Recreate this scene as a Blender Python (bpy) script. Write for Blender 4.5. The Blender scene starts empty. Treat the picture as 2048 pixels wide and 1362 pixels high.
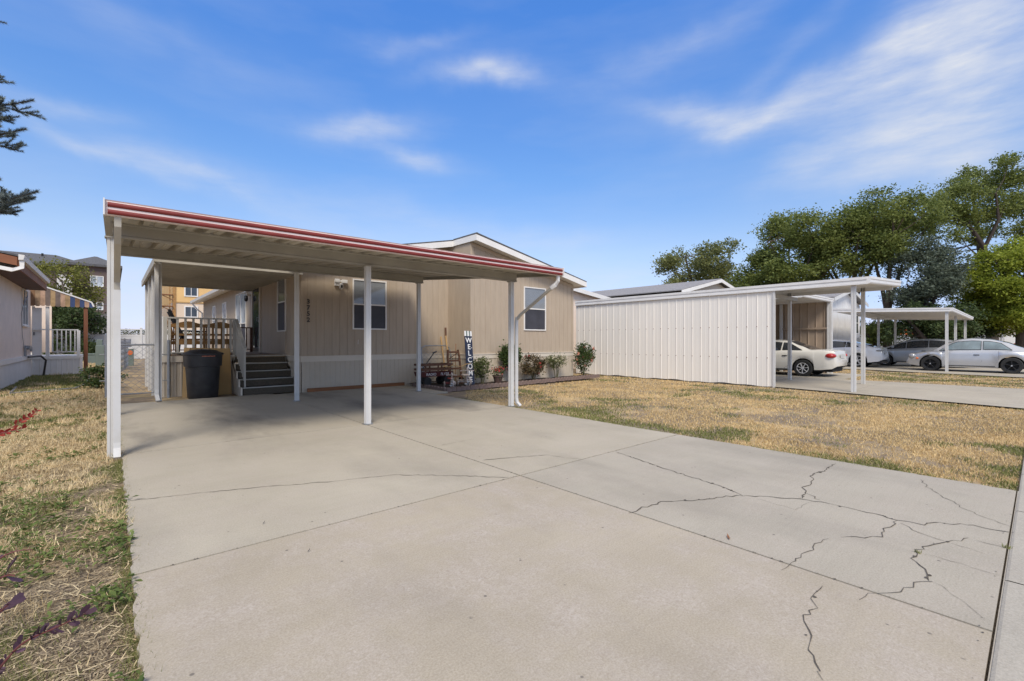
import bpy, math, random
import numpy as np
from mathutils import Matrix, Vector
random.seed(7); rng = np.random.default_rng(11)
PI = math.pi; R = math.radians
S = bpy.context.scene; COL = S.collection

# ------------------------------------------------------------------ camera
HEAD = R(41.0); EYE = 1.3; FP = 921.0
cam = bpy.data.cameras.new('camera'); camo = bpy.data.objects.new('camera', cam); COL.objects.link(camo)
camo.location = (0, 0, EYE); camo.rotation_euler = (PI/2, 0, -HEAD)
cam.sensor_width = 36; cam.lens = 36*FP/2048; cam.clip_start = .05; cam.clip_end = 3000
S.camera = camo
FWD = (math.sin(HEAD), math.cos(HEAD)); RGT = (math.cos(HEAD), -math.sin(HEAD))

def G(px, py, z=0.0):
    """ground point (metres) that a survey mark of the photograph stands for"""
    d = FP*(EYE-z)/(py-680.0); l = (px-1024.0)/FP*d
    return (d*FWD[0]+l*RGT[0], d*FWD[1]+l*RGT[1])
def PD(d, px, py):
    l = (px-1024.0)/FP*d
    return (d*FWD[0]+l*RGT[0], d*FWD[1]+l*RGT[1], EYE+(680.0-py)*d/FP)
def gz(x):
    return -.1*min(1, max(0, (x-6)/12.0))

# ------------------------------------------------------------------ materials
def newmat(name):
    m = bpy.data.materials.new(name); m.use_nodes = True
    nt = m.node_tree; b = nt.nodes['Principled BSDF']
    return m, nt, b
def N(nt, t, **kw):
    n = nt.nodes.new(t)
    for k, v in kw.items():
        if k in n.inputs: n.inputs[k].default_value = v
        else: setattr(n, k, v)
    return n
def L(nt, a, b): nt.links.new(a, b)
def c4(c): return (c[0], c[1], c[2], 1)
def mixc(nt, fac, a, b, mode='MIX'):
    n = nt.nodes.new('ShaderNodeMix'); n.data_type = 'RGBA'; n.blend_type = mode
    for s, v in ((0, fac), (6, a), (7, b)):
        if hasattr(v, 'is_output'): L(nt, v, n.inputs[s])
        else: n.inputs[s].default_value = v if s == 0 else c4(v)
    return n.outputs[2]
def ramp(nt, fac, a, b):
    n = nt.nodes.new('ShaderNodeMapRange'); n.inputs[1].default_value = a; n.inputs[2].default_value = b
    L(nt, fac, n.inputs[0]); return n.outputs[0]
def noise(nt, vec, scale, detail=4, rough=.55):
    n = N(nt, 'ShaderNodeTexNoise'); n.inputs['Scale'].default_value = scale
    n.inputs['Detail'].default_value = detail; n.inputs['Roughness'].default_value = rough
    if vec is not None: L(nt, vec, n.inputs['Vector'])
    return n.outputs[0]
def coords(nt, sc=(1, 1, 1)):
    t = N(nt, 'ShaderNodeTexCoord'); m = N(nt, 'ShaderNodeMapping'); m.inputs['Scale'].default_value = sc
    L(nt, t.outputs['Object'], m.inputs['Vector']); return m.outputs[0]
def bump(nt, b, h, strength=.2, dist=.01):
    n = N(nt, 'ShaderNodeBump'); n.inputs['Strength'].default_value = strength; n.inputs['Distance'].default_value = dist
    L(nt, h, n.inputs['Height']); L(nt, n.outputs[0], b.inputs['Normal'])
def pm(name, c, rough=.55, metal=0., var=.12, scale=2.5, dirt=0., dirtc=(.2, .16, .11), dscale=1.3, bmp=0., bsc=60, stretch=(1, 1, 1), coat=0.):
    """painted / plain surface with tonal variation, optional dirt and bump"""
    m, nt, b = newmat(name)
    co = coords(nt, stretch)
    f = ramp(nt, noise(nt, co, scale, 6), .3, .7)
    c1 = tuple(min(1, v*(1-var)) for v in c); c2 = tuple(min(1, v*(1+var)) for v in c)
    col = mixc(nt, f, c1, c2)
    if dirt > 0:
        f2 = ramp(nt, noise(nt, co, dscale, 8, .65), .5, .78)
        mm = N(nt, 'ShaderNodeMath', operation='MULTIPLY'); L(nt, f2, mm.inputs[0]); mm.inputs[1].default_value = dirt
        col = mixc(nt, mm.outputs[0], col, dirtc)
    L(nt, col, b.inputs['Base Color'])
    b.inputs['Roughness'].default_value = rough; b.inputs['Metallic'].default_value = metal
    b.inputs['Coat Weight'].default_value = coat; b.inputs['Coat Roughness'].default_value = .08
    if bmp > 0: bump(nt, b, noise(nt, co, bsc, 3), bmp, .01)
    return m
def leafmat(name, a, b_, trans=.25, rough=.55):
    m, nt, b = newmat(name)
    at = N(nt, 'ShaderNodeAttribute'); at.attribute_name = 'tint'
    col = mixc(nt, at.outputs['Fac'], a, b_)
    L(nt, col, b.inputs['Base Color']); b.inputs['Roughness'].default_value = rough
    b.inputs['Specular IOR Level'].default_value = .3
    t = N(nt, 'ShaderNodeBsdfTranslucent'); L(nt, col, t.inputs['Color'])
    ms = N(nt, 'ShaderNodeMixShader'); ms.inputs[0].default_value = trans
    out = nt.nodes['Material Output']
    L(nt, b.outputs[0], ms.inputs[1]); L(nt, t.outputs[0], ms.inputs[2]); L(nt, ms.outputs[0], out.inputs['Surface'])
    return m
def glassmat(name, c=(.02, .025, .03), rough=.06, spec=.8, blinds=0):
    m, nt, b = newmat(name)
    co = coords(nt)
    f = ramp(nt, noise(nt, co, 1.4, 4), .35, .7)
    col = mixc(nt, f, c, tuple(v*2.2+.01 for v in c))
    if blinds:
        w = N(nt, 'ShaderNodeTexWave'); w.wave_type = 'BANDS'; w.bands_direction = 'Z'
        w.inputs['Scale'].default_value = blinds; w.inputs['Distortion'].default_value = .3; L(nt, co, w.inputs['Vector'])
        col = mixc(nt, w.outputs['Fac'], col, tuple(v*5+.12 for v in c))
    L(nt, col, b.inputs['Base Color']); b.inputs['Roughness'].default_value = rough
    b.inputs['Specular IOR Level'].default_value = spec
    wob = noise(nt, co, 2.0, 2); bump(nt, b, wob, .08, .05)
    return m

M = {}
M['white'] = pm('white_paint', (.72, .71, .69), .45, var=.05, dirt=.25, dirtc=(.45, .4, .33))
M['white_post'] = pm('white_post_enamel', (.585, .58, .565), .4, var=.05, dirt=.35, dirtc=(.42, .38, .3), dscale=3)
M['trim'] = pm('white_trim', (.76, .74, .7), .5, var=.05, dirt=.12, dirtc=(.5, .43, .35))
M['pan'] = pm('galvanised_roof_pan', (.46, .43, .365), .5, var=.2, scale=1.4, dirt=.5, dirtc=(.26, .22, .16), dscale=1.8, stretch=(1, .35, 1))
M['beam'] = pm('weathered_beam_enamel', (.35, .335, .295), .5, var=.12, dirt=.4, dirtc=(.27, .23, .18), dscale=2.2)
M['red'] = pm('red_enamel', (.18, .018, .013), .5, var=.16, scale=5, dirt=.2, dirtc=(.3, .08, .06), dscale=7)
M['stripe'] = pm('fascia_pale_pink_white', (.72, .6, .56), .45, var=.08)
M['tan'] = pm('tan_siding', (.425, .345, .258), .75, var=.07, scale=3, dirt=.22, dirtc=(.33, .255, .18), bmp=.25, bsc=35, stretch=(3, 3, .5))
M['skirt'] = pm('cream_skirting', (.51, .44, .345), .6, var=.07, dirt=.25, dirtc=(.33, .27, .2), dscale=2.5)
M['band'] = pm('cream_band', (.63, .56, .46), .55, var=.05, dirt=.15, dirtc=(.4, .33, .25))
M['shingle'] = pm('asphalt_shingle_dark', (.10, .10, .105), .9, var=.45, scale=14, bmp=.6, bsc=30)
M['shingle_grey'] = pm('asphalt_shingle_grey', (.26, .25, .25), .9, var=.35, scale=9, bmp=.7, bsc=24, stretch=(1, 1, 5))
M['glass'] = glassmat('window_glass')
M['glass_blind'] = glassmat('window_glass_over_blinds', (.045, .05, .055), blinds=28)
M['glass_bright'] = glassmat('window_glass_bright', (.3, .33, .36), .1, .6)
M['screen'] = pm('insect_screen', (.045, .045, .055), .6, var=.25)
M['black'] = pm('black_plastic', (.02, .021, .024), .42, var=.3, scale=6, dirt=.15, dirtc=(.09, .085, .08), dscale=6)
M['rubber'] = pm('tyre_rubber', (.018, .018, .018), .8, var=.2)
M['dark'] = pm('dark_underside', (.02, .02, .02), .9)
M['galv'] = pm('galvanised_pipe', (.30, .31, .32), .45, .6, var=.15, scale=9)
M['carpet'] = pm('outdoor_carpet_brown', (.085, .07, .05), .95, var=.25, scale=40)
M['carpet_tan'] = pm('deck_carpet_tan', (.22, .16, .1), .95, var=.2, scale=30)
M['wood_brown'] = pm('stained_plank', (.23, .095, .035), .7, var=.3, scale=3, stretch=(.6, 6, 6), dirt=.3, dirtc=(.1, .06, .04))
M['wood_post'] = pm('red_brown_post', (.2, .075, .035), .7, var=.25, stretch=(6, 6, .6))
M['bench'] = pm('golden_brown_bench', (.36, .19, .06), .55, var=.2, stretch=(2, 2, 2))
M['card'] = pm('cardboard', (.44, .28, .12), .85, var=.1, dirt=.2, dirtc=(.3, .18, .08))
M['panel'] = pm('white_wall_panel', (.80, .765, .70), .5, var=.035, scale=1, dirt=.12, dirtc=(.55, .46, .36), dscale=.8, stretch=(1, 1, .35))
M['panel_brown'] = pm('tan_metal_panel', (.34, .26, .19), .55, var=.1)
M['beige'] = pm('beige_stucco', (.80, .66, .54), .8, var=.06, bmp=.2, bsc=30)
M['soffit'] = pm('brown_soffit', (.12, .065, .045), .7, var=.15)
M['rust_brown'] = pm('red_brown_board', (.24, .09, .04), .7, var=.2)
M['apt_brown'] = pm('brown_lap_siding', (.12, .085, .075), .75, var=.14, stretch=(.4, .4, 6), scale=4)
M['apt_brick'] = pm('grey_brick', (.14, .13, .135), .85, var=.3, scale=6, stretch=(1, 1, 3))
M['sheath'] = pm('yellow_sheathing', (.72, .47, .20), .8, var=.08, scale=.6)
M['wrap'] = pm('tan_house_wrap', (.68, .55, .42), .8, var=.06, scale=.5)
M['vinyl'] = pm('white_vinyl', (.66, .65, .63), .5, var=.03)
M['soil'] = pm('dark_garden_mulch', (.045, .03, .022), .95, var=.5, scale=25, bmp=.8, bsc=30)
M['brickedge'] = pm('edging_brick', (.19, .135, .115), .85, var=.22, scale=8, bmp=.4, bsc=60)
M['navy'] = pm('navy_board', (.012, .02, .048), .6, var=.15)
M['signwhite'] = pm('sign_white', (.75, .75, .74), .6, var=.05)
M['toy_red'] = pm('toy_red', (.30, .04, .03), .45, var=.25, dirt=.3)
M['toy_cream'] = pm('toy_cream', (.6, .5, .42), .5, var=.15, dirt=.35, dirtc=(.35, .25, .18))
M['maroon'] = pm('wagon_maroon', (.085, .018, .016), .5, var=.2)
M['rust'] = pm('rusty_brown_iron', (.12, .055, .03), .75, var=.3, scale=12)
M['pot'] = pm('terracotta_pot', (.085, .05, .04), .8, var=.15)
M['bark'] = pm('tree_bark', (.10, .075, .055), .95, var=.35, scale=4, stretch=(3, 3, .5), bmp=.6, bsc=8)
M['bark_dark'] = pm('tree_bark_dark', (.055, .042, .035), .95, var=.3, scale=4, stretch=(3, 3, .5))
M['stem'] = pm('green_brown_stem', (.12, .11, .05), .8, var=.2)
M['grey_box'] = pm('grey_green_utility', (.15, .19, .17), .6, var=.1)
M['tan_box'] = pm('tan_utility', (.3, .26, .18), .6, var=.1)
M['orange'] = pm('orange_paint', (.75, .16, .03), .5, var=.08)
M['chrome'] = pm('bright_rim', (.68, .68, .69), .35, .25, var=.06)
M['rim_black'] = pm('black_rim', (.03, .03, .032), .3, .3, var=.1)
M['car_cream'] = pm('pearl_white_paint', (.66, .64, .58), .25, 0, var=.02, coat=.6)
M['car_white'] = pm('white_car_paint', (.78, .78, .78), .22, 0, var=.02, coat=.7)
M['car_grey'] = pm('grey_car_paint', (.36, .38, .405), .3, .4, var=.03, coat=.6)
M['car_silver'] = pm('silver_car_paint', (.50, .51, .53), .3, .45, var=.03, coat=.6)
M['car_red'] = pm('red_car_paint', (.35, .02, .02), .3, 0, var=.03, coat=.6)
M['car_glass'] = glassmat('car_glass', (.012, .015, .018), .04, .9)
M['car_glass_pale'] = glassmat('car_glass_pale', (.10, .13, .14), .05, .9)
M['tail'] = pm('tail_lamp_red', (.42, .015, .012), .2, var=.2, coat=.5)
M['lamp_clear'] = pm('lamp_clear', (.35, .35, .36), .15, .3, var=.1, coat=.5)
M['plate'] = pm('licence_plate', (.5, .5, .48), .5)
M['asphalt'] = pm('asphalt_road', (.055, .055, .057), .9, var=.2, scale=6)
M['rail'] = pm('grey_beige_railing', (.46, .44, .39), .5, var=.1, dirt=.3, dirtc=(.3, .26, .2))
M['blue'] = pm('blue_board', (.035, .06, .15), .7, var=.3)
for i, c in enumerate([(.30, .2, .12), (.42, .27, .18), (.16, .12, .10), (.22, .12, .06), (.36, .24, .12)]):
    M['slat%d' % i] = pm('weathered_slat_%s' % 'abcde'[i], c, .8, var=.3, scale=5)
M['leaf_elm'] = leafmat('elm_leaves', (.095, .135, .033), (.31, .345, .095), .45)
M['leaf_elm2'] = leafmat('dry_elm_leaves', (.115, .14, .048), (.32, .33, .125), .45)
M['leaf_dark'] = leafmat('dark_leaves', (.034, .06, .021), (.115, .155, .052), .35)
M['leaf_blue'] = leafmat('grey_green_leaves', (.065, .09, .062), (.20, .235, .17), .35)
M['leaf_lime'] = leafmat('lime_leaves', (.20, .255, .028), (.47, .52, .08), .45)
M['leaf_yel'] = leafmat('yellow_green_leaves', (.11, .125, .02), (.31, .30, .065), .35)
M['leaf_rose'] = leafmat('rose_leaves', (.025, .05, .014), (.10, .14, .035))
M['leaf_pale'] = leafmat('pale_rose_leaves', (.05, .07, .022), (.17, .19, .07))
M['leaf_red'] = leafmat('reddish_rose_leaves', (.05, .05, .02), (.16, .10, .05))
M['needle'] = leafmat('spruce_needles', (.075, .098, .092), (.24, .28, .265), .15)
M['barberry'] = leafmat('purple_barberry_leaves', (.05, .02, .03), (.16, .09, .13), .25)
M['barberry_red'] = leafmat('red_barberry_leaves', (.25, .02, .015), (.45, .06, .04), .3)
M['pet_pink'] = leafmat('pink_petals', (.55, .2, .13), (.75, .42, .32))
M['pet_white'] = leafmat('cream_petals', (.6, .55, .38), (.78, .75, .6))
M['pet_red'] = leafmat('red_petals', (.35, .02, .03), (.5, .08, .07))
M['straw'] = leafmat('dry_grass_blades', (.38, .27, .13), (.88, .72, .44), .2, .8)
M['straw2'] = leafmat('mown_dry_grass_blades', (.42, .285, .125), (.82, .63, .33), .2, .8)
M['litter'] = leafmat('dead_stalk_litter', (.10, .07, .045), (.50, .40, .25), .05, .9)
M['green'] = leafmat('green_grass_blades', (.11, .13, .035), (.29, .29, .10), .25, .7)
M['weed'] = leafmat('weed_leaves', (.075, .115, .028), (.20, .25, .07), .25, .6)

def ground_mat():
    m, nt, b = newmat('dry_lawn_soil')
    co = coords(nt)
    dirt = mixc(nt, ramp(nt, noise(nt, co, 14, 9, .75), .3, .7), (.13, .095, .062), (.33, .26, .18))
    straw = mixc(nt, ramp(nt, noise(nt, co, 45, 6, .7), .3, .7), (.36, .25, .12), (.60, .45, .25))
    f = ramp(nt, noise(nt, co, .9, 8, .65), .46, .62)
    col = mixc(nt, f, dirt, straw)
    g = ramp(nt, noise(nt, co, .55, 9, .7), .56, .7)
    gm = N(nt, 'ShaderNodeMath', operation='MULTIPLY'); L(nt, g, gm.inputs[0]); gm.inputs[1].default_value = .55
    col = mixc(nt, gm.outputs[0], col, (.13, .15, .05))
    L(nt, col, b.inputs['Base Color']); b.inputs['Roughness'].default_value = .95
    bump(nt, b, noise(nt, co, 40, 6), .7, .03)
    return m
def concrete_mat(name, a, b_, pebble=.5, stain=.35):
    m, nt, b = newmat(name)
    co = coords(nt)
    col = mixc(nt, ramp(nt, noise(nt, co, .8, 8, .62), .3, .7), a, b_)
    # broom-finish streaks
    st = N(nt, 'ShaderNodeMapping'); st.inputs['Scale'].default_value = (.9, 30, 1); st.inputs['Rotation'].default_value = (0, 0, R(8))
    L(nt, co, st.inputs['Vector'])
    f = ramp(nt, noise(nt, st.outputs[0], 1.2, 6, .6), .45, .75)
    k = N(nt, 'ShaderNodeMath', operation='MULTIPLY'); L(nt, f, k.inputs[0]); k.inputs[1].default_value = .2
    col = mixc(nt, k.outputs[0], col, tuple(v*.72 for v in a))
    # exposed aggregate
    vo = N(nt, 'ShaderNodeTexVoronoi'); vo.inputs['Scale'].default_value = 62; L(nt, co, vo.inputs['Vector'])
    peb = mixc(nt, noise(nt, vo.outputs['Color'], 3, 2), (.24, .18, .125), (.62, .56, .49))
    pf = ramp(nt, noise(nt, co, 2.2, 6, .7), .42, .66)
    k2 = N(nt, 'ShaderNodeMath', operation='MULTIPLY'); L(nt, pf, k2.inputs[0]); k2.inputs[1].default_value = pebble
    col = mixc(nt, k2.outputs[0], col, peb)
    # sand-fine mottling
    fine = ramp(nt, noise(nt, co, 105, 3, .75), .32, .68)
    col = mixc(nt, .26, col, mixc(nt, fine, (.17, .143, .108), (.66, .595, .50)))
    # small dark pits
    v2 = N(nt, 'ShaderNodeTexVoronoi'); v2.inputs['Scale'].default_value = 9; L(nt, co, v2.inputs['Vector'])
    pits = ramp(nt, v2.outputs['Distance'], .10, .06)
    gate = ramp(nt, noise(nt, co, 5.3, 2), .55, .6)
    k3 = N(nt, 'ShaderNodeMath', operation='MULTIPLY'); L(nt, pits, k3.inputs[0]); L(nt, gate, k3.inputs[1])
    k3b = N(nt, 'ShaderNodeMath', operation='MULTIPLY'); L(nt, k3.outputs[0], k3b.inputs[0]); k3b.inputs[1].default_value = .7
    col = mixc(nt, k3b.outputs[0], col, (.09, .08, .07))
    # old oil and tyre stains
    sm = N(nt, 'ShaderNodeMapping'); sm.inputs['Scale'].default_value = (1.1, .42, 1); L(nt, co, sm.inputs['Vector'])
    sf = ramp(nt, noise(nt, sm.outputs[0], .85, 6, .6), .49, .70)
    k4 = N(nt, 'ShaderNodeMath', operation='MULTIPLY'); L(nt, sf, k4.inputs[0]); k4.inputs[1].default_value = stain
    col = mixc(nt, k4.outputs[0], col, (.12, .108, .095))
    L(nt, col, b.inputs['Base Color']); b.inputs['Roughness'].default_value = .85
    bump(nt, b, noise(nt, co, 150, 4, .7), .35, .004)
    return m
M['ground'] = ground_mat()
M['conc_warm'] = concrete_mat('warm_exposed_concrete', (.335, .282, .202), (.455, .39, .288), .85, .2)
M['conc'] = concrete_mat('pale_concrete', (.355, .314, .235), (.47, .422, .325), .4, .25)
M['conc_stain'] = concrete_mat('stained_parking_concrete', (.355, .314, .235), (.44, .393, .305), .1, .7)
M['conc_grey'] = concrete_mat('grey_concrete', (.335, .299, .232), (.438, .396, .315), .35, .3)
M['walk'] = concrete_mat('sidewalk_concrete', (.365, .335, .275), (.435, .404, .335), .2, .18)
M['crack'] = pm('crack_dirt', (.095, .08, .062), .95, var=.35, scale=20)

# ------------------------------------------------------------------ mesh helpers
ROOT = {}
class MB:
    def __init__(s, Mx=None): s.v = []; s.f = []; s.mi = []; s.M = Mx; s.mat = 0
    def add(s, vs, fs):
        o = len(s.v)
        for p in vs:
            p = Vector(p)
            s.v.append(s.M @ p if s.M else p)
        for f in fs: s.f.append([i+o for i in f]); s.mi.append(s.mat)
        return s
    def box(s, x0, x1, y0, y1, z0, z1):
        return s.add([(x0,y0,z0),(x1,y0,z0),(x1,y1,z0),(x0,y1,z0),(x0,y0,z1),(x1,y0,z1),(x1,y1,z1),(x0,y1,z1)],
              [(3,2,1,0),(4,5,6,7),(0,1,5,4),(1,2,6,5),(2,3,7,6),(3,0,4,7)])
    def bbox(s, x0, x1, y0, y1, z0, z1, b=.006):
        """box with chamfered vertical and top edges"""
        ring = lambda q, z: [(x0+q,y0,z),(x1-q,y0,z),(x1,y0+q,z),(x1,y1-q,z),(x1-q,y1,z),(x0+q,y1,z),(x0,y1-q,z),(x0,y0+q,z)]
        top = [(x0+b*1.2,y0+b,z1),(x1-b*1.2,y0+b,z1),(x1-b,y0+b*1.2,z1),(x1-b,y1-b*1.2,z1),(x1-b*1.2,y1-b,z1),(x0+b*1.2,y1-b,z1),(x0+b,y1-b*1.2,z1),(x0+b,y0+b*1.2,z1)]
        return s.loft([ring(b, z0), ring(b, z1-b), top], True, True)
    def loft(s, rings, cap0=False, cap1=False, closed=True):
        n = len(rings[0]); vs = [p for r in rings for p in r]; fs = []
        for i in range(len(rings)-1):
            for j in range(n if closed else n-1):
                k = (j+1) % n
                fs.append((i*n+j, i*n+k, (i+1)*n+k, (i+1)*n+j))
        if cap0: fs.append(tuple(range(n-1, -1, -1)))
        if cap1: fs.append(tuple(range((len(rings)-1)*n, len(rings)*n)))
        return s.add(vs, fs)
    def tube(s, pts, r, n=6, r1=None, flat=None):
        pts = [Vector(p) for p in pts]; rings = []; m = len(pts)
        up = None
        for i, p in enumerate(pts):
            t = (pts[min(i+1, m-1)]-pts[max(i-1, 0)]).normalized()
            if up is None:
                up = Vector((0,0,1)) if abs(t.z) < .9 else Vector((0,1,0))
            a = t.cross(up)
            if a.length < 1e-4: a = t.cross(Vector((1,0,0)))
            a.normalize(); b = a.cross(t).normalized(); up = b
            rr = r if r1 is None else r+(r1-r)*i/(m-1)
            if isinstance(r, (list, tuple)): rr = r[i]
            if flat: rings.append([p+a*flat[0]*x+b*flat[1]*y for x, y in ((-.5,-.5),(.5,-.5),(.5,.5),(-.5,.5))])
            else: rings.append([p+a*rr*math.cos(2*PI*k/n)+b*rr*math.sin(2*PI*k/n) for k in range(n)])
        return s.loft(rings, True, True)
    def prism(s, poly, z0, z1):
        n = len(poly)
        return s.loft([[(x,y,z0) for x,y in poly],[(x,y,z1) for x,y in poly]], True, True)
    def extr(s, poly, a, b, axis='x'):
        """extrude a 2-D outline along an axis: outline is (y,z) for x, (x,z) for y"""
        if axis == 'x': r = lambda t: [(t, p, q) for p, q in poly]
        else: r = lambda t: [(p, t, q) for p, q in poly]
        return s.loft([r(a), r(b)], True, True)
    def lathe(s, prof, n=24, cx=0, cy=0, axis='z', cap=True):
        rings = []
        for r, z in prof:
            ring = []
            for k in range(n):
                a = 2*PI*k/n; u, v = r*math.cos(a), r*math.sin(a)
                ring.append((cx+u, cy+v, z) if axis == 'z' else (z, u, v))
            rings.append(ring)
        return s.loft(rings, cap, cap)
    def build(s, name, mats, parent=None, smooth=False):
        me = bpy.data.meshes.new(name)
        off = Vector((0,0,0))
        if parent is not None:
            p = parent
            while p.parent is not None: p = p.parent
            off = Vector(ROOT.get(p.name, (0,0,0)))
        me.from_pydata([tuple(v-off) for v in s.v], [], s.f)
        if not isinstance(mats, (list, tuple)): mats = [mats]
        for m in mats: me.materials.append(m)
        if len(mats) > 1: me.polygons.foreach_set('material_index', s.mi)
        if smooth: me.polygons.foreach_set('use_smooth', [True]*len(s.f))
        me.update()
        import bmesh
        bm = bmesh.new(); bm.from_mesh(me); bmesh.ops.recalc_face_normals(bm, faces=bm.faces)
        bm.to_mesh(me); bm.free()
        o = bpy.data.objects.new(name, me); COL.objects.link(o)
        if parent is not None: o.parent = parent
        return o
def smooth_by_angle(o, ang=35):
    o.data.polygons.foreach_set('use_smooth', [True]*len(o.data.polygons))
    try: o.data.set_sharp_from_angle(angle=R(ang))
    except Exception: pass
    return o
def tag(o, label=None, cat=None, group=None, kind=None):
    if label: o['label'] = label
    if cat: o['category'] = cat
    if group: o['group'] = group
    if kind: o['kind'] = kind
    return o
def thing(name, loc, label, cat, group=None, rz=0, world=True):
    """Empty at the base of a thing. world=True: its meshes are given in world coordinates (rz must be 0)"""
    o = bpy.data.objects.new(name, None); COL.objects.link(o); o.location = loc; o.rotation_euler = (0, 0, rz)
    o.empty_display_size = .2
    ROOT[o.name] = tuple(loc) if world else (0, 0, 0)
    return tag(o, label, cat, group)
def dup(o, parent=None):
    c = o.copy(); COL.objects.link(c); c.parent = parent
    for ch in o.children: dup(ch, c)
    return c
def np_mesh(name, verts, nper, mat, parent=None, tint=None):
    """many separate small polygons (nper vertices each) as one mesh"""
    verts = np.asarray(verts, dtype=np.float32).reshape(-1, 3)
    if parent is not None:
        p = parent
        while p.parent is not None: p = p.parent
        verts = verts-np.array(ROOT.get(p.name, (0,0,0)), dtype=np.float32)
    nf = len(verts)//nper
    me = bpy.data.meshes.new(name)
    me.vertices.add(len(verts)); me.vertices.foreach_set('co', verts.ravel())
    me.loops.add(len(verts)); me.loops.foreach_set('vertex_index', np.arange(len(verts), dtype=np.int32))
    me.polygons.add(nf); me.polygons.foreach_set('loop_start', np.arange(0, len(verts), nper, dtype=np.int32))
    if tint is not None:
        a = me.attributes.new('tint', 'FLOAT', 'POINT'); a.data.foreach_set('value', np.repeat(np.clip(tint, 0, 1), nper).astype(np.float32))
    me.materials.append(mat); me.update(calc_edges=True); me.validate()
    o = bpy.data.objects.new(name, me); COL.objects.link(o)
    if parent is not None: o.parent = parent
    return o
def leaf_quads(c, size, up=.3, aspect=.55):
    """diamond leaves at centres c (N,3)"""
    n = len(c)
    a = rng.normal(size=(n, 3)); a[:, 2] *= .6; a /= np.linalg.norm(a, axis=1, keepdims=True)
    w = rng.normal(size=(n, 3)); w[:, 2] += up
    b = np.cross(a, w); b /= np.linalg.norm(b, axis=1, keepdims=True)+1e-9
    s = np.asarray(size)*rng.uniform(.6, 1.35, n); s = s[:, None]
    nrm = np.cross(a, b)
    v = np.stack([c-a*s*.5, c+b*s*aspect*.5+nrm*s*.08, c+a*s*.5, c-b*s*aspect*.5+nrm*s*.08], axis=1)
    return v
def vnoise(x, y, sc, seed=0):
    """smooth value noise on numpy arrays"""
    r = np.random.default_rng(seed); T = r.random((64, 64))
    def one(x, y):
        xi = np.floor(x).astype(int); yi = np.floor(y).astype(int); fx = x-xi; fy = y-yi
        fx = fx*fx*(3-2*fx); fy = fy*fy*(3-2*fy)
        g = lambda i, j: T[i % 64, j % 64]
        return (g(xi,yi)*(1-fx)+g(xi+1,yi)*fx)*(1-fy)+(g(xi,yi+1)*(1-fx)+g(xi+1,yi+1)*fx)*fy
    return .55*one(x*sc, y*sc)+.3*one(x*sc*2.1+5, y*sc*2.1+9)+.15*one(x*sc*4.3+3, y*sc*4.3+1)
def text_geo(txt, size, depth=.004, bold=0.0):
    c = bpy.data.curves.new('t', 'FONT'); c.body = txt; c.size = size; c.extrude = depth; c.offset = bold; c.align_x = 'CENTER'; c.align_y = 'CENTER'
    o = bpy.data.objects.new('t', c); COL.objects.link(o)
    me = bpy.data.meshes.new_from_object(o.evaluated_get(bpy.context.evaluated_depsgraph_get()))
    vs = [v.co.copy() for v in me.vertices]; fs = [tuple(p.vertices) for p in me.polygons]
    bpy.data.objects.remove(o); bpy.data.curves.remove(c); bpy.data.meshes.remove(me)
    return vs, fs
def face_minus_y(x, y, z): return Matrix.Translation((x, y, z))
def face_minus_x(x, y, z): return Matrix.Translation((x, y, z)) @ Matrix.Rotation(-PI/2, 4, 'Z')
def face_plus_x(x, y, z): return Matrix.Translation((x, y, z)) @ Matrix.Rotation(PI/2, 4, 'Z')

def grooves(a, b, step, gw=.010, gd=.008, flat=0.0):
    """plan outline of grooved board siding from a to b; returns (u, depth)"""
    pts = [(a, flat)]; u = a+step*.7
    while u < b-.03:
        pts += [(u, flat), (u+gw*.3, gd), (u+gw*.7, gd), (u+gw, flat)]; u += step
    pts.append((b, flat)); return pts
def ribs(a, b, step, rw=.03, rd=.02, minor=0):
    """plan outline of ribbed sheet metal; negative depth stands out"""
    pts = [(a, 0)]; u = a+step*.5
    while u < b-rw:
        pts += [(u-rw*.6, 0), (u-rw*.3, -rd), (u+rw*.3, -rd), (u+rw*.6, 0)]
        if minor and u+step*.5+rw < b: pts += [(u+step*.5-rw*.4, 0), (u+step*.5, -rd*.35), (u+step*.5+rw*.4, 0)]
        u += step
    pts.append((b, 0)); return pts
def sheet(mb, outline, plane, z0, ztop, axis='x'):
    """vertical sheet following an outline. axis x: facade facing -Y at y=plane; axis y: facade facing -X at x=plane"""
    zt = ztop if callable(ztop) else (lambda u: ztop)
    zb = z0 if callable(z0) else (lambda u: z0)
    vs = []; fs = []
    for u, d in outline:
        if axis == 'x': vs += [(u, plane+d, zb(u)), (u, plane+d, zt(u))]
        elif axis == 'y': vs += [(plane+d, u, zb(u)), (plane+d, u, zt(u))]
        else: vs += [(plane-d, u, zb(u)), (plane-d, u, zt(u))]
    for i in range(len(outline)-1): fs.append((2*i, 2*i+2, 2*i+3, 2*i+1))
    return mb.add(vs, fs)
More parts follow.
